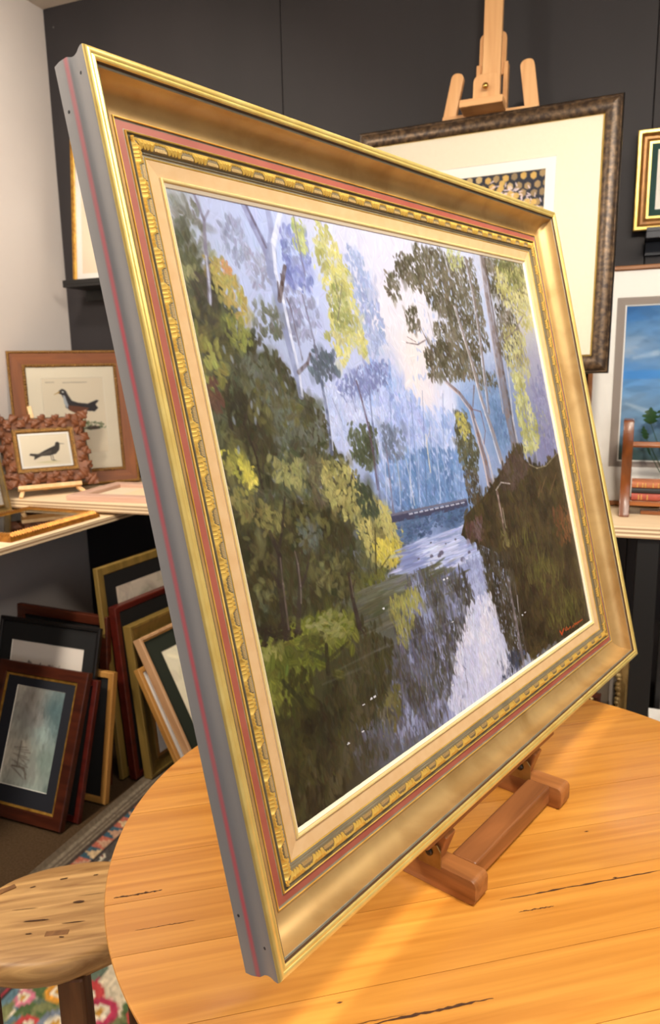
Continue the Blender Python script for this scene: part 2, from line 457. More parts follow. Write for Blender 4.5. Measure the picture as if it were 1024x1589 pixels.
# ------------------------------------------------------------------ rug
def make_rug():
    x0, x1, y0, y1 = -1.53, 1.15, -0.35, 2.28
    st = 0.0075
    w, h = int((x1 - x0) / st), int((y1 - y0) / st)
    r = Ras(w, h, (206, 192, 166)); rg = np.random.default_rng(11)
    yy, xx = np.mgrid[0:h, 0:w]; da = xx * st; bb_ = (h - yy) * st
    A = r.a
    # flowers of the field, woven in steps
    pal = [(176, 60, 86), (205, 120, 140), (196, 120, 40), (120, 130, 145), (150, 84, 110), (186, 70, 70), (94, 120, 130), (214, 150, 60)]
    for _ in range(1300):
        cx, cy = rg.uniform(30, w - 30), rg.uniform(2, h - 2); c = pal[int(rg.integers(len(pal)))]
        rr = rg.uniform(3.4, 6.5)
        for k in range(4):
            g = [(84, 104, 66), (120, 124, 84), (96, 110, 96)][int(rg.integers(3))]
            t = rg.uniform(0, 6.28); r.dab(cx + math.cos(t) * rr * 1.3, cy + math.sin(t) * rr * 1.3, rr * .75, rr * .35, t + .6, g, k=6)
        r.dab(cx, cy, rr, rr * .9, 0, c, k=6)
        r.dab(cx, cy, rr * .55, rr * .5, 0, (222, 210, 186), k=6)
        r.dab(cx, cy, rr * .25, rr * .25, 0, (190, 140, 60), k=6)
    def band(a, b, c): A[(da >= a) & (da < b)] = c
    band(0, .03, (92, 80, 66)); band(.03, .075, (120, 108, 92)); band(.04, .046, (86, 74, 62)); band(.058, .064, (86, 74, 62)); band(.075, .085, (66, 56, 50))
    per = 0.052
    ph = (bb_ / per) % 1.0; tri = np.abs(ph - 0.5) * 2
    reg = (da >= .085) & (da < .135); t = (da - .085) / .05
    up_ = reg & (tri > t)
    A[reg] = (176, 138, 112)
    k = np.floor(bb_ / per).astype(int)
    A[up_ & (k % 2 == 0)] = (58, 84, 98); A[up_ & (k % 2 == 1)] = (170, 96, 78)
    A[reg & ~up_ & (k % 3 == 0)] = (196, 168, 130)
    band(.135, .142, (50, 44, 44)); band(.142, .25, (78, 72, 68))
    reg = (da >= .15) & (da < .245)
    wv = np.sin((bb_ / .11) * 6.283 + 2.2 * np.sin((da - .15) / .095 * 6.283)) + 0.5 * np.sin(bb_ / .037 * 6.283)
    A[reg & (wv > .45)] = (196, 186, 164); A[reg & (wv > 1.15)] = (120, 60, 62)
    band(.25, .262, (150, 56, 66)); band(.262, .27, (60, 52, 50))
    A *= (1 + 0.06 * rg.standard_normal((h, w, 1))).astype(np.float32)
    rug = tag(empty('kilim_rug', loc=(x0, y0, 0)), 'flat-woven floral kilim rug with a triangle border under the table', 'rug')
    o = art_grid('pile', r, 0, x1 - x0, 0, y1 - y0, 0.006, attr_mat('woven_wool', rough=0.95, spec=0.1), rug)
    MB().box(0, x1 - x0, 0, y1 - y0, 0.0005, 0.0055).build('backing', mat('rug_backing', (110, 98, 84), rough=0.95), rug)
make_rug()

# ------------------------------------------------------------------ round table
TC, TR, TZ = Vector((-0.1734, 0.9728, 0.0)), 0.5217, 0.755
GR = R(34.5)
tbl = tag(empty('round_table', loc=TC), 'round honey-coloured timber table carrying the large framed painting', 'table')
tbl.rotation_euler = (0, 0, GR)
oak = wood('honey_oak', (186, 116, 38), (226, 160, 70), 'X', rough=0.34, n=2.2, stretch=26, coat=0.25, bump=0.05, rand=0.05, dist=0.8, lo=0.25, hi=0.75)
edge_m = wood('honey_oak_edge', (150, 92, 38), (190, 124, 60), 'X', rough=0.5, n=4, stretch=6, bump=0.05)
cuts = [-TR, -0.43, -0.335, -0.235, -0.125, -0.035, 0.055, 0.16, 0.255, 0.35, 0.44, TR]
def plank(v0, v1):
    g = 0.0003
    a, b = v0 + (g if v0 > -TR else 1e-4), v1 - (g if v1 < TR else 1e-4)
    def prof(rad, z):
        a2, b2 = max(a, -rad + 1e-5), min(b, rad - 1e-5)
        t = [a2 + (b2 - a2) * i / 14 for i in range(15)]
        # finer towards the pole of the disc
        rt_ = [(math.sqrt(max(rad * rad - v * v, 0)), v, z) for v in t]
        return rt_ + [(-x, v, z) for x, v, z in reversed(rt_)]
    lev = [(TR, TZ - .0026), (TR - .0008, TZ - .0008), (TR - .0026, TZ)]
    low = [(TR - .024, TZ - .034), (TR - .004, TZ - .016)]
    P = [prof(r, z) for r, z in low + lev]
    mb = MB(); n = len(P[0])
    vs = [p for ring_ in P for p in ring_]
    mb.add(vs, [tuple(range(n - 1, -1, -1))], 0)
    mb.f.append(tuple(range(4 * n, 5 * n))); mb.m.append(0)
    for k in range(4):
        for i in range(n):
            j = (i + 1) % n; mb.f.append((k * n + i, k * n + j, (k + 1) * n + j, (k + 1) * n + i)); mb.m.append(1 if k < 2 else 0)
    return mb
planks = []
for v0, v1 in zip(cuts[:-1], cuts[1:]):
    planks.append(plank(v0, v1).build('plank', [oak, edge_m], tbl, smooth=35))
# dark gum veins and splits in the boards
vein = mat('dark_timber_vein', (58, 32, 14), (92, 54, 24), rough=0.6, n=60)
def split(p0, p1, w, board):
    # a thin irregular split along the grain, points in table coordinates
    n = 26; top_, bot = [], []
    for i in range(n + 1):
        t = i / n; x = p0[0] + (p1[0] - p0[0]) * t; y = p0[1] + (p1[1] - p0[1]) * t + rnd.uniform(-.0006, .0006)
        ww = w * math.sin(math.pi * min(1, max(0, t * .96 + .02))) ** .5 * rnd.uniform(.25, 1)
        top_.append((x, y + ww / 2, TZ + .0003)); bot.append((x, y - ww / 2, TZ + .0003))
    mb = MB(); mb.add(top_ + bot, [(i, i + 1, n + 2 + i, n + 1 + i) for i in range(n)], 0)
    mb.build('split', vein, planks[board])
def tl(x, y):
    dx, dy = x - TC.x, y - TC.y
    return (dx * math.cos(GR) + dy * math.sin(GR), -dx * math.sin(GR) + dy * math.cos(GR))
def board_of(y):
    return max(i for i in range(len(cuts) - 1) if cuts[i] <= y or i == 0)
for p0, p1, w in (((-.115, .835), (.085, .972), .0035), ((-.208, .608), (-.098, .684), .0045), ((-.580, .665), (-.53, .700), .0045),
                  ((-.09, .822), (-.05, .848), .0022), ((-.38, .66), (-.28, .728), .0012), ((-.44, .775), (-.30, .87), .0012),
                  ((-.52, .83), (-.38, .925), .0014), ((-.30, .55), (-.18, .632), .001), ((.10, 1.11), (.24, 1.205), .0018), ((-.52, .628), (-.46, .669), .0012)):
    a, b = tl(*p0), tl(*p1); split(a, b, w, board_of((a[1] + b[1]) / 2))
for x, y in ((.02, .93), (-.33, .70), (-.02, 1.02), (.12, 1.0), (-.25, .62)):
    u, v = tl(x, y)
    MB().add([(u - .004, v, TZ + .0003), (u, v - .0013, TZ + .0003), (u + .004, v, TZ + .0003), (u, v + .0013, TZ + .0003)], [(0, 1, 2, 3)]).build('knot', vein, planks[board_of(v)])
MB().tube((0, 0, 0.06), (0, 0, TZ - .06), 0.055, 0.045, 24).build('pedestal', edge_m, tbl, smooth=40)
MB().box(-.3, .3, -.04, .04, TZ - .075, TZ - .0345).build('cleat', edge_m, tbl, bevel=.004)
for k in range(4):
    t = k * math.pi / 2
    MB().bar((0.03 * math.cos(t), 0.03 * math.sin(t), .06), (.34 * math.cos(t), .34 * math.sin(t), .036), .07, .06, (-math.sin(t), math.cos(t), 0), w1=.055, t1=.045).build('foot', edge_m, tbl, bevel=.006)

# ------------------------------------------------------------------ rustic stool
stool = tag(empty('wooden_stool', loc=(-0.905, 0.903, 0.006)), 'rustic oval wooden stool with a worn cracked seat beside the table', 'stool')
elm = wood('worn_elm', (128, 84, 40), (214, 170, 108), 'X', rough=0.5, n=2.6, stretch=16, bump=0.35, dist=1.4, lo=0.22, hi=0.7)
elm_d = wood('dark_elm', (78, 46, 24), (122, 78, 42), 'Z', rough=0.5, n=4, stretch=12, bump=0.2)
prof = [(0.80, .408), (.93, .412), (.99, .424), (1.0, .437), (.985, .448), (.95, .4555), (.9, .459), (.6, .461), (.25, .4605)]
seat = MB().lathe([(r_ * 1.0, z) for r_, z in prof], n=64, sx=.185, sy=.135, rot=R(2.6),
                  wob=lambda t, k: 1 + .012 * math.sin(3 * t + 1) + .008 * math.sin(7 * t) + .004 * math.sin(13 * t + k)).build('seat', elm, stool, smooth=50); seat.rotation_euler = (0, 0, R(34))
for x, y, zr in ((.084, -.075, 1), (-.072, -.128, -1), (.075, .10, 1), (-.082, .088, -1)):
    MB().bar((x * 1.05, y * 1.05, 0.0), (x, y, .42), .05, .046, (math.cos(.4), math.sin(.4), 0), w1=.046, t1=.042).build('leg', elm_d, stool, bevel=.006)
crk = mat('stool_crack', (70, 42, 20), rough=0.8)
for x, y, l, w, an in ((.02, .02, .022, .006, 30), (-.05, .06, .016, .004, 40), (.06, .065, .012, .003, 35), (-.02, -.045, .05, .0035, 28), (.045, -.025, .04, .002, 30), (-.09, .02, .012, .003, 45), (.0, .09, .01, .003, 38), (.09, .03, .014, .004, 36), (-.01, -.075, .012, .003, 28), (.05, -.06, .01, .003, 20), (-.06, -.03, .05, .0012, 30), (.03, .045, .06, .001, 32)):
    c, s_ = math.cos(R(an)), math.sin(R(an)); P = []
    for i in range(12):
        t = 2 * math.pi * i / 12; u, v = l / 2 * math.cos(t) * rnd.uniform(.8, 1.1), w / 2 * math.sin(t) * rnd.uniform(.7, 1.2)
        P.append((x + u * c - v * s_, y + u * s_ + v * c, .4618))
    MB().add(P, [tuple(range(12))]).build('crack', crk, stool)
for x, y, an in ((.035, -.055, 28), (-.135, -.005, 60)):
    M_ = Matrix.Translation((x, y, 0)) @ Matrix.Rotation(R(an), 4, 'Z')
    MB().box(-.02, .02, -.006, .006, .45, .4616, M=M_).build('tenon', wood('tenon_end_grain', (108, 70, 36), (150, 104, 56), 'Y', n=20, stretch=4), stool, bevel=.0008, seg=1)
# ------------------------------------------------------------------ the large framed landscape painting
HB = Vector((-0.2731, 0.5276, 0.8546)); HPHI, HLEAN = R(18.31), R(13.6)
HW, HH = 1.02, 0.8815
hero = tag(empty('framed_painting', frame_matrix(HB, HPHI, HLEAN)), 'large gilt-framed oil painting of a river through gum trees on a table easel', 'painting')
g_side = mat('grey_lacquered_side', (128, 128, 131), (140, 138, 140), rough=0.42, n=3.0, scale=(1, 1, 1), coat=0.1)
g_red = mat('red_bole_line', (190, 84, 96), (172, 104, 110), rough=0.45, n=9)
g_lip = mat('bright_gilt', (250, 226, 142), (236, 204, 116), rough=0.30, metal=0.55, n=30, detail=3, bump=0.05, bdist=.0005)
g_groove = mat('grey_groove', (150, 142, 122), (128, 120, 102), rough=0.45, metal=0.1, n=40)
g_cove = mat('antique_bronze_gilt', (208, 174, 116), (176, 140, 86), (196, 162, 108), rough=0.40, metal=0.5, n=14, detail=8, dist=0.5, bump=0.06, bdist=.0004)
g_bead = mat('gold_bead', (244, 206, 108), (226, 180, 80), rough=0.32, metal=0.5, n=40)
g_terra = mat('red_bole_band', (150, 76, 64), (164, 92, 78), rough=0.5, n=22, detail=5)
g_dark = mat('dark_bronze_step', (132, 118, 90), (110, 98, 72), rough=0.45, metal=0.2, n=30)
g_linen = mat('cream_slip', (206, 170, 124), (212, 180, 136), rough=0.55, n=60, scale=(1, 1, 1), bump=0.03)
g_fil = mat('pale_gilt_fillet', (250, 232, 170), (244, 220, 150), rough=0.32, metal=0.35, n=30)
RM = [g_side, g_red, g_lip, g_groove, g_cove, g_bead, g_terra, g_dark, mat('brown_rebate', (84, 56, 30), rough=0.5), mat('worn_red_grey', (158, 112, 118), rough=0.45)]
prof = [(.066, -.050, 0), (.001, -.050, 0), (-.0024, -.0465, 0), (-.0026, -.0380, 0), (-.0021, -.0320, 9), (-.0018, -.0302, 1), (-.0015, -.0266, 9), (-.0010, -.0252, 0), (-.0004, -.0240, 0), (.0006, -.0215, 0),
        (.0011, -.0180, 0), (.0008, -.0130, 0), (-.0002, -.0080, 0), (-.0007, -.0035, 0), (-.0005, -.0015, 2), (.0000, .0000, 2), (.0008, .0012, 2), (.0022, .0019, 2), (.0040, .0020, 2), (.0058, .0014, 2),
        (.0066, .0006, 2), (.0074, .0008, 2), (.0088, .0012, 2), (.0102, .0006, 2), (.0112, -.0008, 8), (.0117, -.0040, 3), (.0136, -.0044, 3), (.0140, -.0034, 3), (.0146, -.0040, 4)]
for i in range(1, 17):
    t = i / 16 * math.pi / 2
    prof.append((.0148 + (.0390 - .0148) * (1 - math.cos(t)) ** 1.0, -.0050 - (.0312 - .0050) * math.sin(t), 4))
prof[-1] = (.0390, -.0312, 3)
prof += [(.0392, -.0302, 5), (.0396, -.0294, 5), (.0403, -.0294, 5), (.0407, -.0302, 3), (.0408, -.0316, 3), (.0422, -.0316, 6), (.0496, -.0316, 3), (.0508, -.0316, 5), (.0510, -.0300, 5), (.0517, -.0293, 5),
         (.0526, -.0300, 7), (.0528, -.0326, 7), (.0552, -.0326, 3), (.0556, -.0312, 7), (.0578, -.0300, 7), (.0610, -.0296, 7), (.0642, -.0302, 7), (.0668, -.0316, 7),
         (.0672, -.0336, 3), (.0692, -.0336, 7), (.0696, -.0350, 3), (.0718, -.0352, 5), (.0722, -.0344, 5), (.0732, -.0350, 5), (.0736, -.050, 0)]
names = ['bottom', 'right', 'top', 'left']
rails = []
for s_ in range(4):
    rails.append(mitred_rail(HW, HH, s_, prof).build('frame_rail', RM, hero, smooth=28))
# slip and sight fillet
sp = [(.0734, -.048, 0), (.0734, -.0354, 0), (.0882, -.0386, 0), (.0882, -.048, 0)]
fp = [(.0882, -.048, 1), (.0882, -.0374, 0), (.0888, -.0362, 0), (.0900, -.0356, 0), (.0914, -.0361, 0), (.0922, -.0374, 2), (.0928, -.0378, 1), (.0956, -.0398, 1), (.0962, -.0412, 1), (.0962, -.048, 1)]
for s_ in range(4):
    sl = mitred_rail(HW, HH, s_, sp).build('linen_slip', g_linen, hero, smooth=28)
    mitred_rail(HW, HH, s_, fp).build('sight_fillet', [g_fil, mat('cream_fillet', (240, 228, 204), rough=0.45), mat('fillet_line', (206, 160, 110), rough=0.5)], sl, smooth=28)
# carved leaf ornament along the inner moulding
def motif_mesh():
    hp, dp = .0172, .0110
    low = [(-1.0, .42), (-.93, .34), (-.84, .34), (-.78, .44), (-.72, .36), (-.64, .40), (-.58, .56), (-.52, .66), (-.46, .98), (-.34, 1.0), (-.26, .93), (-.24, .62), (-.20, .90), (-.12, 1.0), (-.04, .97), (0, .72),
           (.04, .97), (.12, 1.0), (.20, .90), (.24, .62), (.26, .93), (.34, 1.0), (.46, .98), (.52, .66), (.58, .56), (.64, .40), (.72, .36), (.78, .44), (.84, .34), (.93, .34), (1.0, .42)]
    mb = MB(); n = len(low); top_, edge, crest = [], [], []
    for x, y in low:
        X, Y = x * hp, y * dp
        def hz(yy): return .0021 * math.sqrt(max(0, 1 - ((yy - .5) / .55) ** 2))
        top_.append((X, 0.0006, .0010)); crest.append((X, Y * .55, hz(y * .55) + .0014)); edge.append((X, Y, hz(y) + .0004))
    vs = top_ + crest + edge + [(x, y, -.0012) for x, y, z in edge]
    for k in range(3):
        for i in range(n - 1): mb.f.append((k * n + i, k * n + i + 1, (k + 1) * n + i + 1, (k + 1) * n + i)); mb.m.append(0)
    mb.v = vs
    return mb.mesh('leaf_motif', g_bead, smooth=40, fix=True)
def comb_mesh():
    # fine fluted arc between two leaves
    mb = MB()
    for i in range(9):
        x = (i - 4) * .0017; l = .0062 * (1 - (abs(i - 4) / 5.6) ** 2)
        mb.box(x - .00055, x + .00055, .0108 - l, .0106, -.0008, .0017)
    return mb.mesh('fluting', mat('fluting_bronze', (206, 176, 120), rough=0.4, metal=0.3), fix=False)
mot, comb = motif_mesh(), comb_mesh()
for s_ in range(4):
    L = (HW if s_ in (0, 2) else HH) - 2 * .0556
    n = int(round(L / .0345)); stp = L / n
    for i in range(n):
        t = .0556 + stp * (i + .5)
        for me, tt, dz in ((mot, t, 0), (comb, t + stp / 2, 0)):
            if me is comb and i == n - 1: continue
            o = link('leaf_motif' if me is mot else 'fluting', me, rails[s_])
            z = -.0316
            if s_ == 0: o.location = (tt, .0556, z); rz = 0
            elif s_ == 1: o.location = (HW - .0556, tt, z); rz = 90
            elif s_ == 2: o.location = (HW - tt, HH - .0556, z); rz = 180
            else: o.location = (.0556, HH - tt, z); rz = 270
            o.rotation_euler = (0, 0, R(rz)); o.scale = (stp / .0345, 1, 1)
for y, z, x in ((.862, -.0125, .0007), (.838, -.0385, -.0026), (.030, -.0125, .0007), (.058, -.0385, -.0026)):
    MB().tube((x + .001, y, z), (x - .0003, y, z), .0016, n=8).build('nail_hole', mat('nail_hole_dark', (40, 38, 44), rough=0.8), hero)
MB().box(.02, HW - .02, .02, HH - .02, -.0504, -.0485).build('backing_board', mat('backing_brown_paper', (150, 112, 72), rough=0.9), hero)

def paint_landscape():
    RW, RH = 690, 572
    r = Ras(RW, RH)
    # authoring points were read off the photograph of the canvas; this maps them onto the flat canvas
    src = [(256, 291), (812, 408), (914, 966), (461, 1284)]; dst = [(0, 0), (RW, 0), (RW, RH), (0, RH)]
    A = []; B = []
    for (x, y), (u, v) in zip(src, dst):
        A.append([x, y, 1, 0, 0, 0, -u * x, -u * y]); B.append(u)
        A.append([0, 0, 0, x, y, 1, -v * x, -v * y]); B.append(v)
    hm = np.append(np.linalg.solve(np.array(A, float), np.array(B, float)), 1).reshape(3, 3)
    def q(x, y):
        p = hm @ np.array([x, y, 1.0]); return p[0] / p[2], p[1] / p[2]
    def Q(P): return [q(*p) for p in P]
    bg = [(270, 310, (168, 172, 172)), (330, 330, (186, 196, 222)), (400, 350, (182, 194, 224)), (400, 400, (188, 200, 228)), (450, 420, (186, 200, 234)), (480, 340, (202, 206, 222)),
          (520, 370, (208, 210, 222)), (600, 400, (212, 212, 222)), (700, 400, (200, 204, 216)), (600, 480, (222, 218, 220)), (640, 480, (220, 216, 218)), (640, 540, (230, 220, 210)), (640, 590, (232, 222, 214)), (655, 610, (228, 220, 218)),
          (610, 600, (178, 188, 220)), (560, 640, (188, 198, 228)), (520, 660, (190, 200, 228)), (520, 600, (188, 198, 226)), (640, 650, (176, 192, 226)), (690, 660, (206, 216, 236)), (695, 630, (214, 218, 232)), (620, 700, (142, 168, 208)),
          (690, 720, (152, 178, 216)), (650, 760, (104, 136, 176)), (690, 765, (112, 146, 186)), (740, 500, (184, 194, 214)), (800, 480, (186, 184, 176)), (840, 600, (156, 156, 172)), (850, 680, (126, 126, 160)), (830, 660, (132, 136, 160)),
          (720, 640, (124, 154, 192)), (770, 640, (112, 138, 172)), (640, 800, (84, 102, 130)), (700, 795, (82, 106, 138)), (660, 840, (150, 166, 204)), (720, 850, (166, 178, 212)), (620, 890, (150, 158, 182)), (700, 880, (140, 148, 186)),
          (600, 930, (104, 106, 92)), (660, 930, (112, 116, 132)), (740, 920, (180, 186, 214)), (740, 1000, (216, 218, 232)), (740, 1050, (210, 214, 236)), (700, 1000, (168, 174, 206)), (700, 1090, (158, 164, 196)), (640, 1000, (104, 108, 134)),
          (600, 960, (92, 92, 76)), (560, 1000, (72, 69, 46)), (520, 1050, (66, 64, 38)), (560, 1100, (56, 52, 34)), (640, 1080, (92, 96, 112)), (600, 1150, (92, 94, 100)), (540, 1180, (66, 62, 46)), (500, 1220, (38, 34, 20)),
          (470, 1260, (32, 28, 16)), (450, 1160, (46, 44, 24)), (340, 640, (66, 64, 40)), (400, 900, (60, 58, 34)), (420, 1040, (92, 94, 38)), (870, 850, (62, 52, 34)), (900, 960, (60, 54, 32))]
    r.idw([(*q(x, y), c) for x, y, c in bg], 3.4)
    rg = r.rg
    # all-over brush texture from the ground colour
    base = r.a.copy()
    for _ in range(7000):
        x, y = rg.uniform(0, RW), rg.uniform(0, RH)
        c = base[min(RH - 1, int(y)), min(RW - 1, int(x))] * (1 + rg.normal(0, .02)) + rg.normal(0, 1.5, 3)
        z = rg.uniform(5, 10); water = y > .62 * RH
        r.dab(x + rg.normal(0, 4), y + rg.normal(0, 4), z, z * .5, (0.0 if water and rg.random() < .35 else 1.57) + rg.normal(0, .5), np.clip(c, 0, 255), .7, 1.5, .03)
    def S(P, cols, size, **k):
        # broad thin underpainting, then the finer broken touches
        k1 = dict(k); k1.update(dens=k.get('dens', 2.2) * .45, op=.45, k=1.2, fine=1.35)
        r.scatter(Q(P), cols, size, **k1)
        k2 = dict(fine=.56); k2.update(k)
        r.scatter(Q(P), cols, size, **k2)
    # misty far trees
    S([(555, 580), (600, 580), (660, 640), (720, 650), (726, 740), (610, 760), (570, 720)], [(176, 192, 224), (196, 206, 230), (160, 178, 214), (206, 212, 232)], 9, dens=1.2, spread=.3)
    S([(560, 560), (600, 560), (660, 640), (720, 640), (728, 770), (610, 790), (575, 740), (560, 660)], [(158, 178, 216), (176, 192, 224), (138, 162, 204), (190, 202, 230)], 8, dens=.9, spread=.35)
    S([(600, 720), (640, 700), (725, 700), (728, 775), (612, 795)], [(104, 136, 176), (124, 154, 194), (92, 122, 160), (140, 168, 206)], 7, dens=1.8, spread=.3)
    S([(590, 610), (640, 620), (660, 660), (650, 690), (600, 690), (585, 650)], [(168, 180, 218), (182, 194, 228), (150, 166, 208)], 7, dens=1.4)
    S([(535, 380), (560, 400), (585, 460), (600, 520), (590, 560), (560, 540), (548, 470)], [(160, 172, 200), (178, 188, 212), (146, 160, 190)], 8, dens=1.8)
    S([(520, 590), (600, 560), (605, 590), (570, 620), (530, 630)], [(132, 140, 180), (146, 154, 190), (120, 128, 165)], 6, dens=1.7)
    S([(500, 590), (560, 620), (600, 640), (590, 700), (540, 700), (505, 660)], [(196, 206, 230), (176, 190, 220), (206, 212, 232)], 6, dens=1.2)
    for x in range(585, 725, 9):
        y0 = rg.uniform(600, 690); r.line(Q([(x + rg.uniform(-4, 4), y0), (x + 4 + rg.uniform(-2, 6), 785 - (x - 600) * .12)]), rg.uniform(.7, 1.4), rg.uniform(1.2, 2.2), [(120, 140, 178), (196, 206, 226), (96, 116, 150)][int(rg.integers(3))], .8)
    # left upper foliage and greys
    S([(262, 305), (300, 310), (335, 400), (350, 480), (340, 520), (300, 500), (275, 400)], [(128, 130, 118), (106, 108, 92), (150, 154, 150), (92, 92, 74)], 8, dens=2.2)
    S([(345, 335), (375, 345), (388, 400), (370, 415), (350, 390)], [(146, 152, 170), (164, 172, 196), (130, 136, 150)], 7, dens=1.6)
    S([(380, 380), (415, 395), (425, 440), (400, 450), (382, 420)], [(158, 160, 176), (140, 144, 156), (176, 182, 204)], 7, dens=1.6)
    S([(438, 350), (470, 360), (486, 420), (480, 455), (450, 450), (440, 400)], [(114, 122, 172), (134, 144, 188), (98, 106, 158), (156, 164, 196)], 8, dens=2.2)
    S([(440, 450), (480, 450), (500, 500), (470, 540), (445, 520)], [(150, 152, 172), (170, 176, 204), (128, 130, 150), (206, 214, 234)], 7, dens=1.8)
    S([(452, 340), (466, 345), (478, 385), (468, 400), (455, 375)], [(184, 190, 116), (162, 170, 110), (200, 204, 140)], 6, dens=2)
    S([(495, 345), (506, 350), (524, 390), (543, 430), (553, 480), (574, 548), (560, 556), (548, 530), (533, 574), (520, 540), (507, 536), (516, 490), (500, 425), (488, 400)],
      [(206, 200, 112), (186, 182, 104), (220, 212, 136), (162, 160, 96), (194, 192, 142)], 7, dens=2.4, spread=.6)
    S([(510, 440), (535, 450), (545, 500), (525, 520), (512, 480)], [(136, 140, 84), (150, 154, 92), (168, 172, 110)], 5, dens=1.2)
    S([(486, 540), (522, 550), (524, 590), (500, 600), (482, 580)], [(98, 108, 116), (118, 128, 138), (84, 92, 98)], 7, dens=2.2)
    S([(398, 470), (432, 480), (446, 520), (420, 530), (395, 510)], [(116, 118, 100), (98, 100, 82), (140, 144, 140)], 7, dens=2)
    # the great dark mass of the left bank
    bank = [(262, 370), (290, 360), (325, 420), (345, 450), (365, 490), (395, 530), (430, 560), (470, 610), (500, 640), (515, 690), (545, 735), (580, 790), (610, 830), (622, 860), (600, 880), (560, 925), (520, 950), (455, 980), (405, 1000)]
    S(bank, [(78, 76, 48), (64, 62, 40), (92, 92, 60), (56, 53, 34), (84, 88, 66)], 10, dens=3.0, spread=.7, bristle=.07)
    S([(300, 420), (325, 430), (345, 500), (345, 560), (320, 560)], [(76, 72, 56), (62, 58, 46), (90, 86, 66)], 8, dens=2)
    S([(370, 550), (440, 570), (500, 650), (500, 690), (450, 690), (400, 660), (370, 620)], [(96, 98, 78), (78, 78, 56), (108, 112, 96), (70, 66, 46)], 8, dens=2.4)
    S([(345, 590), (400, 620), (430, 700), (400, 720), (360, 680)], [(62, 58, 38), (74, 68, 46), (54, 50, 34)], 9, dens=2)
    S([(430, 790), (500, 780), (540, 830), (552, 900), (520, 940), (440, 960), (405, 900)], [(62, 58, 36), (54, 50, 30), (74, 72, 48), (68, 62, 36)], 10, dens=2.4)
    S([(460, 810), (500, 815), (505, 850), (470, 850)], [(92, 98, 84), (78, 82, 66), (104, 108, 96)], 7, dens=1.6)
    S([(360, 800), (420, 840), (430, 980), (405, 990), (380, 900)], [(58, 52, 30), (68, 62, 36), (48, 44, 26)], 9, dens=2)
    # half-lit olive in the mass
    for P_ in ([(300, 470), (340, 480), (360, 560), (330, 570)], [(380, 590), (450, 600), (490, 660), (440, 680), (390, 650)], [(345, 660), (400, 690), (430, 740), (380, 740)], [(400, 780), (470, 770), (520, 800), (500, 840), (430, 830)],
               [(380, 830), (430, 850), (440, 930), (400, 930)], [(480, 850), (540, 860), (540, 920), (490, 930)], [(350, 700), (380, 760), (400, 830), (370, 820)], [(540, 870), (590, 880), (560, 915), (530, 930)]):
        S(P_, [(112, 108, 62), (94, 90, 52), (84, 78, 46), (124, 122, 76)], 9, dens=.8, spread=.8, op=.5)
    # sunlit clumps
    def sun(P, cols, size=7, dens=1.9): S(P, [(a_ + 2, b_ - 6, c_ + 14) for a_, b_, c_ in cols], size, dens=dens, spread=.6, bristle=.06)
    sun([(322, 398), (348, 405), (366, 432), (388, 470), (392, 502), (374, 508), (350, 470), (328, 448)], [(166, 168, 74), (188, 182, 74), (148, 150, 66), (176, 160, 70)])
    sun([(345, 405), (356, 408), (362, 425), (350, 428)], [(206, 160, 92), (196, 150, 80)], 5)
    sun([(350, 488), (380, 505), (396, 542), (374, 548), (352, 520)], [(134, 146, 56), (154, 164, 68), (116, 126, 50)])
    sun([(280, 410), (304, 416), (310, 440), (288, 434)], [(126, 132, 72), (142, 148, 84)], 6)
    sun([(300, 505), (330, 530), (356, 572), (346, 606), (318, 592)], [(140, 150, 60), (112, 122, 46), (156, 164, 70), (124, 120, 50)], 8)
    sun([(322, 590), (346, 600), (350, 640), (334, 640)], [(104, 84, 44), (92, 72, 40)], 7)
    sun([(342, 692), (376, 715), (402, 742), (396, 766), (370, 750), (346, 722)], [(188, 190, 62), (164, 168, 58), (148, 152, 58)], 7)
    sun([(370, 718), (398, 730), (402, 755), (384, 752)], [(222, 214, 84), (206, 200, 66)], 6)
    sun([(352, 740), (420, 790), (444, 820), (420, 830), (370, 800)], [(130, 132, 58), (112, 112, 48), (146, 146, 68)], 7, 1.5)
    sun([(418, 708), (470, 722), (478, 752), (452, 760), (424, 742)], [(150, 156, 78), (132, 138, 66), (166, 170, 90)], 7)
    sun([(470, 700), (500, 715), (520, 760), (500, 790), (476, 750)], [(112, 116, 62), (92, 92, 50), (130, 134, 76)], 7)
    sun([(500, 712), (545, 732), (572, 780), (602, 790), (626, 832), (622, 868), (596, 884), (572, 862), (550, 815), (520, 795), (500, 760)], [(166, 168, 84), (188, 186, 92), (144, 146, 66), (120, 120, 56), (196, 190, 92)], 7, 2.2)
    sun([(575, 838), (610, 840), (622, 862), (600, 882), (580, 868)], [(212, 204, 74), (198, 190, 62), (182, 176, 70)], 6)
    sun([(585, 780), (605, 790), (612, 830), (596, 826)], [(196, 194, 96), (178, 178, 90)], 6)
    S([(548, 745), (575, 755), (588, 800), (572, 810), (552, 780)], [(72, 80, 58), (86, 92, 66), (58, 62, 46)], 7, dens=2)
    S([(544, 658), (582, 662), (584, 715), (574, 732), (552, 722), (542, 690)], [(82, 88, 62), (98, 104, 78), (66, 70, 50)], 6, dens=2.6)
    S([(590, 658), (628, 672), (630, 712), (606, 716), (592, 690)], [(122, 132, 148), (138, 148, 164), (104, 114, 128)], 6, dens=1.6)
    S([(560, 900), (600, 880), (604, 895), (566, 915)], [(92, 94, 44), (112, 112, 54), (74, 74, 36)], 6, dens=2)
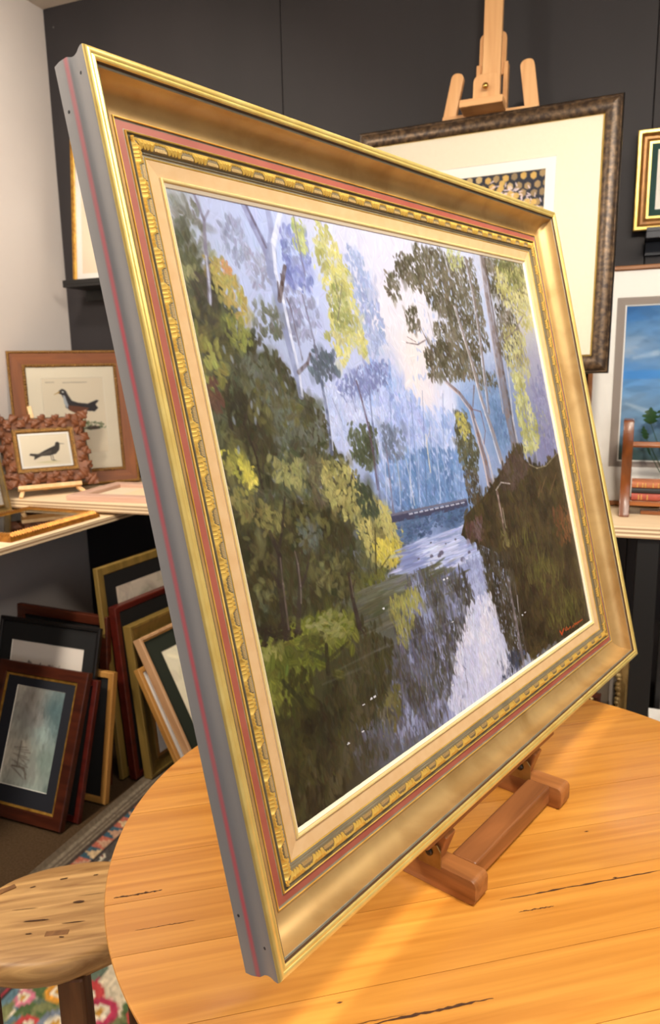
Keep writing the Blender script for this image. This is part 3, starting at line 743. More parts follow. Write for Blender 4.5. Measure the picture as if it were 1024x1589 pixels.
    # light chinks in the dark foliage
    for x, y in ((365, 655), (372, 700), (392, 630), (402, 640), (398, 655), (362, 560), (350, 545), (430, 580), (445, 600), (470, 560), (455, 545), (420, 530), (480, 610), (490, 640), (505, 620), (430, 610)):
        X, Y = q(x, y); r.dab(X, Y, 5, 1.9, 1.4 + rg.normal(0, .3), (150, 160, 172), .6, 1.5, .05)
    # trunks of the left trees
    T = lambda P, w0, w1, c, op=.95: r.line(Q(P), w0, w1, c, op, .55)
    T([(303, 303), (319, 344), (321, 386), (326, 428), (328, 470)], 3, 5, (128, 122, 136)); T([(326, 330), (319, 344)], 2, 3, (120, 112, 124)); T([(322, 400), (327, 440), (329, 475)], 2, 2.5, (196, 200, 214))
    T([(380, 320), (395, 351), (416, 393), (424, 425)], 8, 12, (134, 136, 166)); T([(417, 328), (423, 361), (421, 393)], 7, 10, (150, 156, 186))
    T([(436, 331), (428, 368), (421, 400)], 6, 8, (226, 230, 240)); T([(422, 390), (423, 425), (435, 470), (447, 523), (461, 579), (468, 616)], 15, 8, (142, 150, 178))
    T([(425, 375), (429, 425), (441, 470), (452, 523), (465, 579), (470, 616)], 5, 3, (228, 232, 240)); T([(384, 322), (398, 351), (414, 386)], 3, 3, (100, 92, 110))
    T([(443, 416), (439, 442), (435, 468)], 5, 6, (92, 74, 66)); T([(437, 428), (440, 445)], 2.5, 2.5, (70, 56, 52)); T([(432, 440), (434, 460)], 2, 3, (84, 70, 70))
    T([(482, 551), (478, 566), (464, 580)], 3, 5, (96, 80, 76)); T([(470, 560), (452, 480), (446, 465)], 1.5, 2, (110, 100, 110))
    T([(500, 350), (492, 330)], 1, 1, (150, 150, 160)); T([(470, 460), (488, 530), (492, 560)], 2, 2.6, (112, 108, 120)); T([(455, 330), (470, 410), (475, 430)], 1.4, 2, (118, 112, 130))
    T([(531, 440), (527, 480), (524, 500)], 1.2, 2, (110, 104, 90)); T([(520, 430), (526, 470)], 1, 1.6, (110, 104, 90))
    T([(498, 588), (508, 640), (515, 705)], 3.5, 5.5, (98, 104, 124)); T([(502, 590), (512, 650), (517, 700)], 1.3, 1.6, (210, 216, 230))
    T([(524, 630), (530, 670), (536, 715)], 2, 3.2, (186, 194, 216)); T([(516, 620), (530, 655)], 1.2, 1.6, (150, 156, 180)); T([(553, 593), (562, 625), (570, 657), (578, 700), (586, 760)], 2.6, 3.6, (98, 78, 88))
    T([(572, 600), (578, 660), (588, 770)], 2, 4, (112, 118, 146)); T([(556, 570), (548, 600)], 1.2, 1.6, (120, 116, 140)); T([(540, 590), (552, 640)], 1, 2, (130, 136, 164))
    T([(598, 690), (604, 745), (610, 800)], 2, 3.4, (118, 110, 124)); T([(629, 713), (636, 750), (642, 785)], 1.2, 1.8, (210, 212, 206)); T([(612, 703), (622, 762)], 1.3, 1.8, (150, 148, 138))
    T([(660, 676), (663, 705), (667, 734)], 2.6, 2, (224, 214, 188)); T([(668, 664), (660, 690)], 1, 1.4, (206, 200, 196)); T([(680, 690), (690, 730)], 1, 1.4, (196, 206, 224)); T([(640, 660), (648, 760)], 1, 1.6, (150, 164, 196))
    T([(380, 660), (392, 690), (400, 712), (408, 758)], 1.8, 3, (52, 42, 34)); T([(408, 690), (410, 735)], 1, 1.6, (70, 60, 46))
    # bridge
    P = [(606, 800), (640, 797), (690, 786), (723, 776), (725, 787), (690, 797), (640, 807), (608, 813)]
    r.poly(Q(P), (72, 72, 92)); r.poly(Q([(606, 799), (723, 775), (723, 778), (607, 803)]), (112, 110, 124))
    for i in range(11):
        t = i / 10; x = 634 + 80 * t; y = 797 - 17 * t
        r.line(Q([(x, y + 2), (x + 5, y + .8)]), 1.6, 1.6, (214, 218, 228), .9)
    S([(612, 812), (650, 806), (725, 788), (728, 806), (690, 815), (640, 840), (625, 850)], [(78, 98, 128), (92, 116, 148), (66, 84, 110)], 6, dens=1.6, ang=0, spread=.3)
    # rapids
    S([(612, 880), (640, 852), (690, 826), (720, 832), (742, 846), (740, 868), (690, 880), (640, 895)], [(190, 198, 226), (160, 172, 208), (214, 220, 238), (128, 140, 182)], 16, dens=3.2, ang=0.0, spread=.05, asp=.09, fine=1.0)
    for x, y, s_ in ((668, 864, 3.4), (683, 859, 5), (680, 863, 4), (716, 869, 5), (726, 858, 3.4), (648, 868, 2.2), (705, 838, 2.4), (690, 845, 1.8), (667, 843, 2)):
        X, Y = q(x, y); r.dab(X, Y, s_ * 1.2, s_ * .7, 0, (92, 84, 98), .8, 2)
        r.dab(X + 1, Y + s_ * .8, s_ * 1.6, s_ * .35, 0, (206, 212, 232), .7, 2)
    # right-hand gums: foliage masses
    olive = [(98, 92, 70), (84, 78, 58), (112, 106, 84), (74, 68, 48), (120, 112, 92)]
    for P, d in (([(597, 428), (612, 424), (622, 450), (612, 472), (598, 452)], 1.6), ([(610, 398), (632, 394), (662, 420), (660, 455), (640, 452), (616, 425)], 2.2), ([(640, 378), (690, 392), (704, 440), (700, 500), (670, 480), (650, 440)], 2.3),
                 ([(628, 475), (648, 478), (652, 512), (640, 520), (630, 500)], 1.6), ([(685, 398), (735, 402), (746, 460), (760, 540), (735, 560), (700, 520), (688, 450)], 2.0), ([(656, 545), (690, 530), (746, 540), (748, 585), (720, 592), (690, 588), (664, 590)], 2.6),
                 ([(672, 500), (700, 500), (720, 550), (680, 560)], 1.8), ([(745, 398), (812, 412), (822, 460), (800, 480), (765, 460)], 1.9), ([(768, 470), (800, 480), (812, 550), (790, 570), (772, 545)], 1.7), ([(728, 580), (760, 580), (775, 600), (750, 610)], 1.4)):
        S(P, olive, 6, dens=d, spread=.45, asp=.45)
    S([(770, 410), (812, 420), (835, 500), (820, 520), (790, 480), (770, 450)], [(196, 190, 122), (176, 172, 104), (210, 204, 150), (160, 152, 96)], 6, dens=1.4)
    S([(760, 395), (812, 405), (818, 440), (795, 450)], [(104, 108, 62), (88, 88, 50), (190, 188, 120)], 6, dens=1.6)
    S([(780, 500), (815, 520), (822, 590), (800, 600), (784, 560)], [(196, 192, 132), (176, 172, 112), (150, 142, 92)], 6, dens=1.3)
    S([(690, 380), (720, 395), (720, 420), (700, 420)], [(196, 198, 130), (170, 172, 110)], 5, dens=1)
    for _ in range(130):
        x, y = rg.uniform(640, 800), rg.uniform(400, 590); X, Y = q(x, y)
        r.dab(X, Y, rg.uniform(2.5, 5), rg.uniform(1.2, 2.2), 1.5 + rg.normal(0, .4), (178, 190, 214), .8, 2.5)
    S([(706, 640), (722, 645), (742, 700), (738, 735), (716, 725), (706, 690)], [(88, 86, 62), (74, 72, 50), (110, 106, 74)], 6, dens=2.4)
    S([(704, 642), (716, 642), (730, 670), (722, 690), (708, 664)], [(194, 184, 96), (170, 162, 84)], 5, dens=1.2)
    S([(716, 725), (740, 735), (748, 790), (726, 780)], [(84, 76, 58), (66, 60, 46), (112, 104, 88)], 5, dens=1.8)
    S([(796, 570), (812, 590), (822, 630), (838, 670), (832, 705), (812, 700), (800, 640)], [(188, 188, 122), (166, 166, 98), (204, 202, 142), (146, 144, 84)], 7, dens=2)
    S([(835, 640), (850, 650), (850, 680), (838, 675)], [(186, 188, 120), (164, 166, 110)], 5, dens=1)
    S([(838, 560), (850, 600), (868, 690), (862, 706), (842, 700), (826, 620)], [(134, 136, 166), (150, 152, 180), (116, 118, 150)], 7, dens=1.6)
    S([(748, 600), (790, 610), (800, 690), (770, 700), (752, 650)], [(108, 136, 168), (92, 116, 146), (128, 154, 186)], 7, dens=1.6)
    # right trunks
    T([(686, 385), (693, 410), (700, 432)], 3, 3, (196, 196, 204)); T([(706, 476), (719, 520), (733, 566), (746, 619), (763, 669), (779, 722)], 4, 9, (150, 138, 134)); T([(704, 476), (717, 520), (731, 566), (744, 619), (760, 669), (775, 720)], 2, 3.5, (218, 214, 212))
    T([(723, 401), (734, 453), (743, 510), (751, 576), (758, 642)], 4, 6, (136, 124, 118)); T([(721, 401), (732, 453), (741, 510), (749, 576), (756, 640)], 2, 3, (206, 206, 212))
    T([(748, 398), (756, 460), (766, 520), (776, 580), (786, 642), (797, 695), (802, 735)], 10, 18, (126, 112, 106)); T([(752, 400), (761, 460), (771, 520), (781, 580), (792, 642), (803, 700)], 4, 8, (92, 78, 70)); T([(745, 398), (753, 460), (762, 520), (771, 580), (780, 642)], 2, 3, (184, 172, 164))
    T([(786, 566), (790, 600), (795, 650), (802, 690)], 4, 5, (190, 190, 192)); T([(693, 594), (713, 612), (731, 636), (741, 676), (753, 719), (762, 765)], 4, 10, (126, 102, 92)); T([(690, 595), (711, 614), (728, 638), (738, 676), (749, 719), (757, 762)], 1.6, 4, (210, 186, 172))
    T([(736, 652), (756, 709), (768, 765)], 3, 6, (206, 192, 184)); T([(735, 600), (733, 632)], 3, 3, (110, 92, 86)); T([(745, 640), (752, 670), (750, 690)], 2, 2, (120, 84, 84)); T([(731, 636), (745, 640)], 2, 2, (120, 84, 84))
    T([(630, 533), (648, 536), (660, 529)], 1.4, 2, (110, 96, 96)); T([(632, 524), (645, 532)], 1, 1.2, (110, 96, 96)); T([(648, 500), (660, 525), (672, 548)], 1.3, 2.4, (108, 94, 92)); T([(664, 486), (672, 520), (675, 545)], 1, 1.6, (118, 106, 104))
    T([(784, 528), (800, 512), (812, 490)], 1.6, 2.4, (120, 106, 108)); T([(800, 512), (808, 515)], 1, 1, (120, 106, 108)); T([(782, 460), (800, 480), (816, 490)], 1, 1.4, (120, 110, 110)); T([(805, 520), (826, 590), (846, 700)], 1.6, 2.4, (124, 118, 140)); T([(838, 575), (850, 640), (858, 700)], 1.2, 2, (116, 112, 140))
    T([(770, 460), (778, 500)], 2, 2, (160, 158, 168)); T([(828, 680), (832, 715)], 1.4, 1.8, (206, 204, 206)); T([(744, 452), (752, 440)], 2, 1.4, (196, 190, 190))
    # right bank
    rb = [(752, 770), (775, 735), (795, 700), (806, 690), (812, 715), (825, 724), (842, 726), (864, 704), (876, 750), (916, 970), (905, 975), (845, 1002), (826, 1022), (812, 1010), (802, 960), (792, 905), (776, 862), (742, 846), (714, 832), (722, 800)]
    r.poly(Q(rb), (66, 55, 36))
    S(rb, [(72, 60, 38), (60, 50, 32), (84, 70, 44), (54, 45, 28), (78, 68, 38)], 10, dens=2.6, spread=.6, bristle=.07)
    S([(720, 812), (745, 800), (752, 840), (722, 836)], [(96, 70, 60), (78, 58, 48), (110, 90, 90)], 6, dens=1.4)
    S([(800, 700), (822, 724), (800, 760), (776, 760), (780, 720)], [(82, 66, 54), (96, 80, 68), (70, 56, 44)], 8, dens=2)
    T([(812, 700), (820, 722), (832, 728), (846, 724), (864, 704)], 2.0, 2.0, (200, 190, 156), .6); T([(812, 700), (816, 712)], 4, 3, (196, 190, 110)); T([(768, 762), (776, 750), (790, 752)], 2, 2, (186, 176, 166))
    for P in ([(838, 750), (834, 772)], [(862, 735), (852, 768)], [(846, 740), (838, 765)]): T(P, 2, 3, (126, 98, 62), .8)
    S([(855, 790), (885, 785), (892, 830), (868, 850)], [(116, 76, 46), (100, 68, 42), (130, 88, 54)], 8, dens=1.1)
    for cx, cy, n_ in ((835, 890, 60), (885, 945, 70), (865, 965, 50), (815, 850, 24), (850, 900, 30)):
        for _ in range(n_):
            x, y = cx + rg.normal(0, 12), cy + rg.normal(0, 14); l = rg.uniform(12, 28)
            r.line(Q([(x, y), (x + rg.normal(-3, 3), y - l)]), 2.6, .8, [(112, 108, 52), (96, 94, 44), (128, 122, 60), (86, 84, 40)][int(rg.integers(4))], .55)
    T([(770, 765), (776, 800), (784, 845)], 6, 5, (132, 108, 98)); T([(778, 790), (783, 820)], 2, 2, (206, 190, 170)); T([(771, 770), (779, 812)], 2, 2, (196, 176, 160))
    S([(775, 820), (785, 820), (790, 850), (778, 850)], [(126, 118, 70), (104, 96, 56)], 5, dens=1)
    # reflections
    refl = [(742, 850), (790, 866), (806, 950), (815, 1012), (800, 1036), (784, 1000), (768, 960), (752, 915)]
    S(refl, [(62, 54, 38), (74, 66, 48), (52, 46, 32), (88, 82, 66)], 7, dens=2.8, spread=.25, asp=.35)
    S([(770, 1030), (790, 1010), (812, 1012), (800, 1040), (775, 1056)], [(74, 80, 98), (96, 104, 128), (58, 58, 62)], 6, dens=2, spread=.25, asp=.35)
    S([(715, 870), (745, 862), (756, 930), (742, 930), (728, 900)], [(150, 158, 190), (128, 134, 164), (176, 184, 210)], 6, dens=1.5, spread=.3, asp=.35)
    T([(786, 900), (797, 960), (810, 1036)], 5, 7, (150, 140, 142), .8); T([(796, 905), (804, 960), (816, 1026)], 2, 3, (112, 102, 96), .8); T([(800, 925), (802, 950)], 2, 2, (184, 178, 176))
    S([(560, 918), (600, 900), (660, 885), (700, 880), (720, 890), (640, 935), (600, 960), (565, 990)], [(98, 98, 74), (112, 112, 92), (84, 84, 58), (118, 120, 112)], 16, dens=2.6, ang=0, spread=.06, asp=.12, fine=1.0)
    S([(636, 890), (720, 890), (735, 930), (722, 990), (706, 1000), (700, 1060), (692, 1112), (600, 1172), (590, 1100), (612, 1000), (630, 930)], [(128, 134, 162), (96, 98, 116), (156, 164, 192), (80, 78, 76), (104, 100, 92), (68, 64, 54), (90, 86, 66)], 9, dens=2.4, spread=.2, asp=.28)
    S([(600, 930), (640, 915), (655, 925), (640, 965), (630, 1002), (614, 996), (606, 960)], [(166, 162, 88), (146, 142, 76), (124, 122, 66)], 7, dens=1.6, spread=.3, asp=.4)
    S([(596, 1072), (618, 1058), (622, 1100), (606, 1140), (592, 1150)], [(112, 106, 62), (96, 92, 54), (128, 122, 78)], 7, dens=1.6, spread=.3)
    S([(708, 998), (726, 940), (745, 925), (760, 925), (772, 975), (786, 1030), (776, 1058), (708, 1108), (692, 1094), (702, 1050)], [(222, 224, 236), (212, 216, 234), (228, 226, 232), (204, 208, 230)], 9, dens=2.4, spread=.3, asp=.35)
    S([(560, 960), (610, 1000), (600, 1080), (560, 1150), (520, 1230), (470, 1280), (455, 1250), (500, 1100), (540, 1010)], [(60, 56, 36), (72, 68, 44), (48, 44, 26), (84, 78, 54), (66, 62, 34)], 10, dens=2.4, spread=.35, asp=.35)
    S([(420, 1095), (470, 1060), (500, 1100), (480, 1180), (466, 1280), (452, 1250)], [(44, 40, 22), (56, 52, 28), (36, 32, 18), (70, 66, 34)], 10, dens=2.4, spread=.5)
    S([(560, 1120), (610, 1110), (610, 1165), (560, 1195), (545, 1160)], [(76, 72, 56), (88, 86, 84), (62, 58, 42), (100, 102, 112)], 8, dens=1.6, spread=.25, asp=.3)
    for _ in range(60):
        x, y = rg.uniform(600, 720), rg.uniform(930, 1120)
        if y > 1165 - (x - 600) * .5: continue
        X, Y = q(x, y); pts = [(X, Y)]
        for k in range(4): pts.append((pts[-1][0] + rg.normal(0, 2), pts[-1][1] + rg.uniform(5, 11)))
        r.line(pts, 1.2, 1.9, [(70, 62, 70), (190, 196, 214), (56, 50, 50), (96, 78, 82)][int(rg.integers(4))], .5, .7)
    for x0, y0, x1, y1 in ((560, 985, 660, 945), (520, 1040, 600, 1000), (580, 1010, 700, 965), (600, 975, 720, 925), (500, 1060, 560, 1035)):
        r.line(Q([(x0, y0), (x1, y1)]), 2, 3, (140, 142, 138), .16)
    # green foreground bank at lower left
    S([(404, 1000), (440, 985), (470, 960), (520, 950), (552, 972), (548, 1002), (505, 1020), (470, 1060), (452, 1092), (428, 1115), (412, 1060)], [(112, 116, 46), (94, 98, 38), (128, 130, 58), (80, 82, 32)], 10, dens=2.6, spread=.8, bristle=.09)
    S([(472, 962), (520, 950), (548, 970), (530, 992), (485, 985)], [(132, 132, 72), (118, 120, 58), (142, 142, 86)], 8, dens=1.6, ang=0, spread=.4)
    S([(470, 985), (505, 985), (500, 1005), (470, 1005)], [(74, 72, 34), (86, 84, 40)], 7, dens=1.6, ang=0, spread=.4)
    S([(404, 1005), (430, 995), (440, 1010), (412, 1030)], [(136, 136, 70), (150, 148, 84)], 6, dens=.9)
    S([(440, 1040), (470, 1040), (490, 1020), (470, 1090), (440, 1120)], [(66, 66, 30), (84, 84, 36), (54, 52, 26)], 8, dens=1.6)
    S([(402, 975), (450, 970), (470, 980), (440, 995), (404, 996)], [(44, 36, 26), (54, 46, 30)], 6, dens=1.6, ang=0)
    # snags standing on the bank
    dk = (56, 46, 38)
    T([(443, 773), (438, 830), (434, 850)], 2.5, 4, dk); T([(420, 826), (435, 863), (436, 906), (446, 985)], 4, 10, dk); T([(436, 866), (440, 906), (449, 975)], 1.6, 2.2, (150, 132, 120), .55); T([(423, 888), (436, 910)], 2, 3, dk)
    T([(461, 858), (466, 909), (463, 978)], 4, 7, (64, 54, 46)); T([(479, 874), (474, 895), (467, 912)], 2.5, 4, (64, 54, 46)); T([(458, 856), (463, 875), (467, 909), (468, 935)], 1.6, 2, (176, 160, 150), .55); T([(482, 850), (478, 876)], 1.2, 2, (74, 62, 48))
    T([(541, 891), (546, 926), (557, 972)], 4, 7, (60, 48, 40)); T([(550, 900), (546, 915)], 1.5, 2.5, (60, 48, 40)); T([(543, 895), (548, 926)], 1.4, 1.6, (150, 134, 120), .55); T([(557, 972), (566, 985)], 3, 1.5, (60, 50, 40))
    T([(506, 1000), (509, 1042)], 5, 6, (48, 42, 28)); T([(482, 1012), (505, 1022)], 4, 5, (56, 58, 34)); T([(540, 995), (512, 1020)], 3, 4, (56, 52, 32)); T([(440, 1055), (468, 1085), (474, 1100)], 5, 6, (48, 48, 26))
    T([(581, 820), (583, 890)], 2, 3, (66, 60, 34)); T([(604, 862), (588, 885)], 1.6, 2, (80, 72, 40)); T([(540, 800), (546, 830)], 1.4, 2, (66, 62, 36))
    for x, y in ((594, 944), (575, 1082), (580, 1079), (563, 1091), (700, 965), (687, 900), (692, 898), (808, 955), (812, 951), (700, 1062), (562, 1132), (540, 1150)):
        X, Y = q(x, y); r.dab(X, Y, 2.4, .9, 0, (240, 240, 238), .95, 4)
    # signature
    og = (206, 92, 44)
    for P in ([(866, 981), (869, 986), (872, 976)], [(874, 979), (876, 974), (879, 977), (875, 979)], [(880, 976), (882, 973), (883, 976)], [(885, 974), (887, 971), (888, 974)], [(889, 971), (891, 968), (893, 970)], [(893, 967), (897, 965), (901, 962)], [(888, 969), (895, 967)]):
        r.line(Q(P), 1.6, 1.3, og, .95)
    r.line(Q([(866, 980), (869, 985), (872, 976)]), 2.2, 2.0, (226, 84, 36))
    return r
canvas_m = attr_mat('oil_paint', rough=0.42, coat=0.12, spec=0.35)
art_grid('canvas', paint_landscape(), .094, HW - .094, .094, HH - .094, -.0412, canvas_m, hero, relief=0.00022, gain=(.77, .80, .95))

# ------------------------------------------------------------------ table easel under the painting
te = tag(empty('table_easel', frame_matrix((HB.x, HB.y, TZ), HPHI, 0.0)), 'brown wooden table easel holding up the large gilt-framed painting', 'easel')
teak = wood('oiled_teak_z', (132, 80, 40), (184, 120, 66), 'Z', rough=0.42, n=5, stretch=10, bump=0.1)
teak_x = wood('oiled_teak_x', (124, 76, 42), (172, 110, 62), 'X', rough=0.42, n=5, stretch=10, bump=0.1)
teak_y = wood('oiled_teak_y', (132, 80, 40), (180, 116, 62), 'Y', rough=0.42, n=5, stretch=10, bump=0.1)
def foot_poly(z0, z1, h, r_):
    P = [(z0, 0.0005), (z1 - r_, 0.0005)]
    for i in range(5): t = -math.pi / 2 + math.pi / 2 * i / 4; P.append((z1 - r_ + r_ * math.cos(t), .0005 + r_ + r_ * math.sin(t)))
    for i in range(5): t = math.pi / 2 * i / 4; P.append((z1 - r_ + r_ * math.cos(t), h - r_ + r_ * math.sin(t)))
    return P + [(z0, h)]
for x in (.310, .572):
    MB().prism(foot_poly(-.27, .036, .034, .008), x, x + .033, lambda a, b, d: (d, b, a)).build('foot', teak, te, bevel=.0022, smooth=40)
MB().box(.3425, .5725, .006, .0345, -.018, .018).build('stretcher', teak_x, te, bevel=.003)
MB().box(.3425, .5725, .006, .028, -.25, -.215).build('stretcher', teak_x, te, bevel=.003)
# members that lean with the picture, in the coordinates of the picture plane
Mrel = te.matrix_world.inverted() @ frame_matrix(HB, HPHI, HLEAN)
for x in (.312, .574):
    MB().box(x, x + .028, -.052, .40, -.0785, -.0512, M=Mrel).build('upright', teak_y, te, bevel=.003)
MB().box(.27, .645, -.016, -.0032, -.080, -.012, M=Mrel).build('ledge', teak_x, te, bevel=.003)
MB().box(.30, .62,   .33, .365, -.0965, -.079, M=Mrel).build('cross_rail', teak_x, te, bevel=.003)
MB().bar(Mrel @ Vector((.455, .33, -.0925)), (.455, .030, -.232), .03, .018, (1, 0, 0)).build('rear_strut', teak_y, te, bevel=.002)
for x in (.3125, .5745):
    MB().bar((x + .013, .033, -.036), Mrel @ Vector((x + .013, -.0155, -.024)), .024, .024, (1, 0, 0)).build('ledge_post', teak_y, te, bevel=.002)
brass = mat('worn_brass', (176, 142, 84), (140, 108, 60), rough=0.4, metal=0.8, n=40)
for x in (.3085, .5705):
    pl = MB().prism([(-.048, .030), (-.014, .030), (-.014, .055), (-.02, .063), (-.04, .063), (-.048, .055)], x, x + .0022, lambda a, b, d: (d, b, a)).build('hinge_plate', brass, te, bevel=.0005, seg=1)
    MB().lathe([(.0055, 0), (.0052, .002), (.003, .0035)], n=12).build('screw_head', mat('dark_screw', (70, 62, 54), rough=.35, metal=.9), pl)
    s_ = pl.children[0]; s_.location = (x, .050, -.031); s_.rotation_euler = (0, R(-90), 0)
# ------------------------------------------------------------------ other framed pictures
paper = attr_mat('printed_paper', rough=0.75, spec=0.2)
core = mat('mount_core_white', (238, 234, 224), rough=0.8)
def flat_prof(w, t, lip=0.004, mi=0, inner=None, iw=0.006):
    p = [(0, -t, mi), (0, -.003, mi), (.003, 0, mi)]
    e = w - (iw if inner is not None else 0)
    p += [(e - .003, 0, mi), (e, -lip, inner if inner is not None else mi)]
    if inner is not None: p += [(e + .001, -lip + .0015, inner), (w, -lip - .001, inner)]
    return p + [(w, -t, mi)]
def scoop_prof(w, t, mi=(0, 1, 2)):
    # outer bead, scoop and inner bead
    p = [(0, -t, mi[1]), (0, -.003, mi[0]), (.002, 0, mi[0]), (w * .16, 0, mi[0]), (w * .2, -.004, mi[1])]
    for i in range(1, 7):
        q_ = i / 6; p.append((w * (.2 + .55 * q_), -.004 - .010 * math.sin(q_ * math.pi / 2), mi[1]))
    p += [(w * .78, -.010, mi[2]), (w * .86, -.009, mi[2]), (w * .97, -.011, mi[2]), (w, -.014, mi[2]), (w, -t, mi[1])]
    return p
def round_prof(w, t, mi=(0, 1)):
    p = [(0, -t, mi[0]), (0, -.012, mi[0]), (w * .06, -.008, mi[0]), (w * .12, -.010, mi[0])]
    for i in range(0, 9):
        q_ = math.pi * i / 8; p.append((w * (.14 + .37 - .37 * math.cos(q_)), -.010 + .010 * math.sin(q_), mi[0]))
    p += [(w * .90, -.011, mi[1]), (w * .93, -.0095, mi[1]), (w, -.0125, mi[1]), (w, -t, mi[0])]
    return p

def window_mount(ins0, ins1, W, H, z, m, parent, t=.0015):
    # ins: left, bottom, right, top
    def rc(i, zz, e=0): return [(i[0] + e, i[1] + e, zz), (W - i[2] - e, i[1] + e, zz), (W - i[2] - e, H - i[3] - e, zz), (i[0] + e, H - i[3] - e, zz)]
    mb = MB(); mb.v = rc(ins0, z) + rc(ins1, z) + rc(ins1, z - t, t * .8) + rc(ins0, z - t)
    for k, mi in ((0, 0), (1, 1), (2, 0), (3, 0)):
        for i in range(4):
            j = (i + 1) % 4; k2 = (k + 1) % 4
            mb.f.append((4 * k + i, 4 * k + j, 4 * k2 + j, 4 * k2 + i)); mb.m.append(mi)
    return mb.build('mount', [m, core], parent)

def framed(name, label, cat, base, phi, lean, W, H, prof, mats_, mounts=(), art=None, art_ins=None, glass=None, group=None, t=.02, smooth=30, rail_name='rail'):
    dz = 0 if lean > 60 else max(-p[1] for p in prof) * math.sin(R(lean)) + .0003
    root = tag(empty(name, frame_matrix((base[0], base[1], base[2] + dz), R(phi), R(lean))), label, cat, group)
    rl = [mitred_rail(W, H, s, prof).build(rail_name, mats_, root, smooth=smooth) for s in range(4)]
    zz = -.008
    for i0, i1, m in mounts:
        window_mount(i0, i1, W, H, zz, m, root); zz -= .0016
    if art is not None:
        art_grid('print', art, art_ins[0], W - art_ins[2], art_ins[1], H - art_ins[3], zz, paper, root)
    MB().box(.004, W - .004, .004, H - .004, -t - .0005, -t + .003).build('backing_board', mat('grey_backboard', (96, 84, 70), rough=.9), root)
    if glass is not None:
        w_ = glass
        MB().box(w_, W - w_, w_, H - w_, -.0052, -.0042).build('glass', glass_mat(), root)
    return root, rl
def I(v): return (v, v, v, v)

# --- prints
def bird_print(w, h, flip=1, big=True):
    r = Ras(w, h, (226, 214, 192)); k = w / 100.0
    def P(pts): return [(x * k if flip > 0 else w - x * k, y * k) for x, y in pts]
    if big:
        dark = (52, 48, 52)
        r.poly(P([(28, 24), (33, 21), (38, 24), (41, 32), (46, 42), (56, 46), (70, 48), (84, 42), (88, 43), (82, 50), (86, 56), (80, 62), (70, 61), (60, 62), (50, 60), (42, 58), (36, 54), (34, 40), (31, 31), (27, 29)]), dark)
        r.poly(P([(40, 50), (56, 52), (72, 56), (64, 64), (50, 64), (40, 58)]), (110, 66, 46)); r.poly(P([(33, 32), (36, 33), (40, 50), (38, 56), (34, 46)]), (176, 182, 190))
        r.line(P([(28, 26), (20, 30)]), 2 * k, 1 * k, (176, 140, 70)); r.dab(*P([(33, 26)])[0], 1.6 * k, 1.6 * k, 0, (206, 206, 200))
        for x in (54, 62): r.line(P([(x, 62), (x + 2, 80)]), 1.6 * k, 1.4 * k, (92, 84, 66))
        r.scatter(P([(40, 84), (60, 76), (92, 82), (94, 90), (50, 94)]), [(64, 84, 56), (92, 110, 78), (120, 124, 90)], 3 * k, dens=1.4, ang=0)
        r.dab(*P([(74, 90)])[0], 13 * k, 4 * k, 0, (66, 52, 44), .9, 1.5)
        for x0, x1, y in ((8, 22, 9), (34, 72, 10)):
            for i in range(int(x1 - x0)): r.line(P([(x0 + i, y - .8), (x0 + i + .4, y + .8)]), .5 * k, .5 * k, (150, 140, 124), .8)
    else:
        r.poly(P([(18, 40), (34, 42), (46, 36), (60, 30), (70, 26), (72, 20), (76, 18), (80, 20), (80, 26), (78, 36), (70, 44), (56, 47), (40, 47), (24, 54), (26, 47), (16, 44)]), (58, 54, 52))
        r.poly(P([(22, 43), (46, 40), (62, 34), (60, 42), (40, 46)]), (84, 78, 72)); r.line(P([(80, 22), (89, 23)]), 1.4 * k, .6 * k, (50, 46, 46))
        for x in (58, 62): r.line(P([(x, 46), (x + 1, 56), (x + 6, 58)]), 1.2 * k, 1 * k, (60, 54, 50))
        r.dab(*P([(54, 60)])[0], 30 * k, 3 * k, 0, (206, 196, 150), .7, 1.2)
    return r
def sea_print(w, h):
    # a stormy seascape hung on its side
    r = Ras(w, h, (176, 170, 156))
    r.idw([(0, 0, (186, 182, 170)), (w * .3, h * .1, (150, 144, 136)), (w * .3, h * .6, (178, 172, 158)), (0, h * .7, (190, 184, 168)), (w * .5, h * .3, (140, 134, 130)), (w * .55, h * .8, (150, 152, 144)), (w * .62, h * .4, (150, 168, 164)), (w * .8, h * .2, (78, 100, 104)), (w * .95, h * .3, (90, 112, 114)), (w * .8, h * .7, (122, 138, 130)), (w, h, (110, 126, 120)), (w * .7, h, (160, 172, 164))], 3)
    b = r.a.copy()
    for _ in range(500):
        x, y = r.rg.uniform(0, w), r.rg.uniform(0, h); c = b[int(y), int(x)] * (1 + r.rg.normal(0, .08)); r.dab(x, y, 7, 2.5, 1.57 + r.rg.normal(0, .3), c, .6, 2)
    for i in range(14): r.line([(w * .18 + i % 4 * 6, h * .62 + i * 2), (w * .42 + i % 3 * 4, h * .6 + i * 3)], 1, 1.4, (96, 86, 78), .6)
    r.line([(w * .2, h * .8), (w * .45, h * .8), (w * .52, h * .9)], 2, 2, (110, 100, 90)); r.line([(w * .3, h * .55), (w * .3, h * .8)], 1.5, 1.5, (100, 90, 82))
    return r
def tree_print(w, h):
    r = Ras(w, h, (214, 204, 194))
    r.poly([(0, h * .9), (w, h * .86), (w, h), (0, h)], (150, 142, 134))
    for cx in (.28, .42, .56, .64): r.scatter([(w * (cx - .09), h * .5), (w * cx, h * .3), (w * (cx + .1), h * .5), (w * (cx + .06), h * .8), (w * (cx - .06), h * .8)], [(70, 62, 58), (96, 88, 82), (120, 112, 106)], 3, dens=1.2, spread=1)
    return r
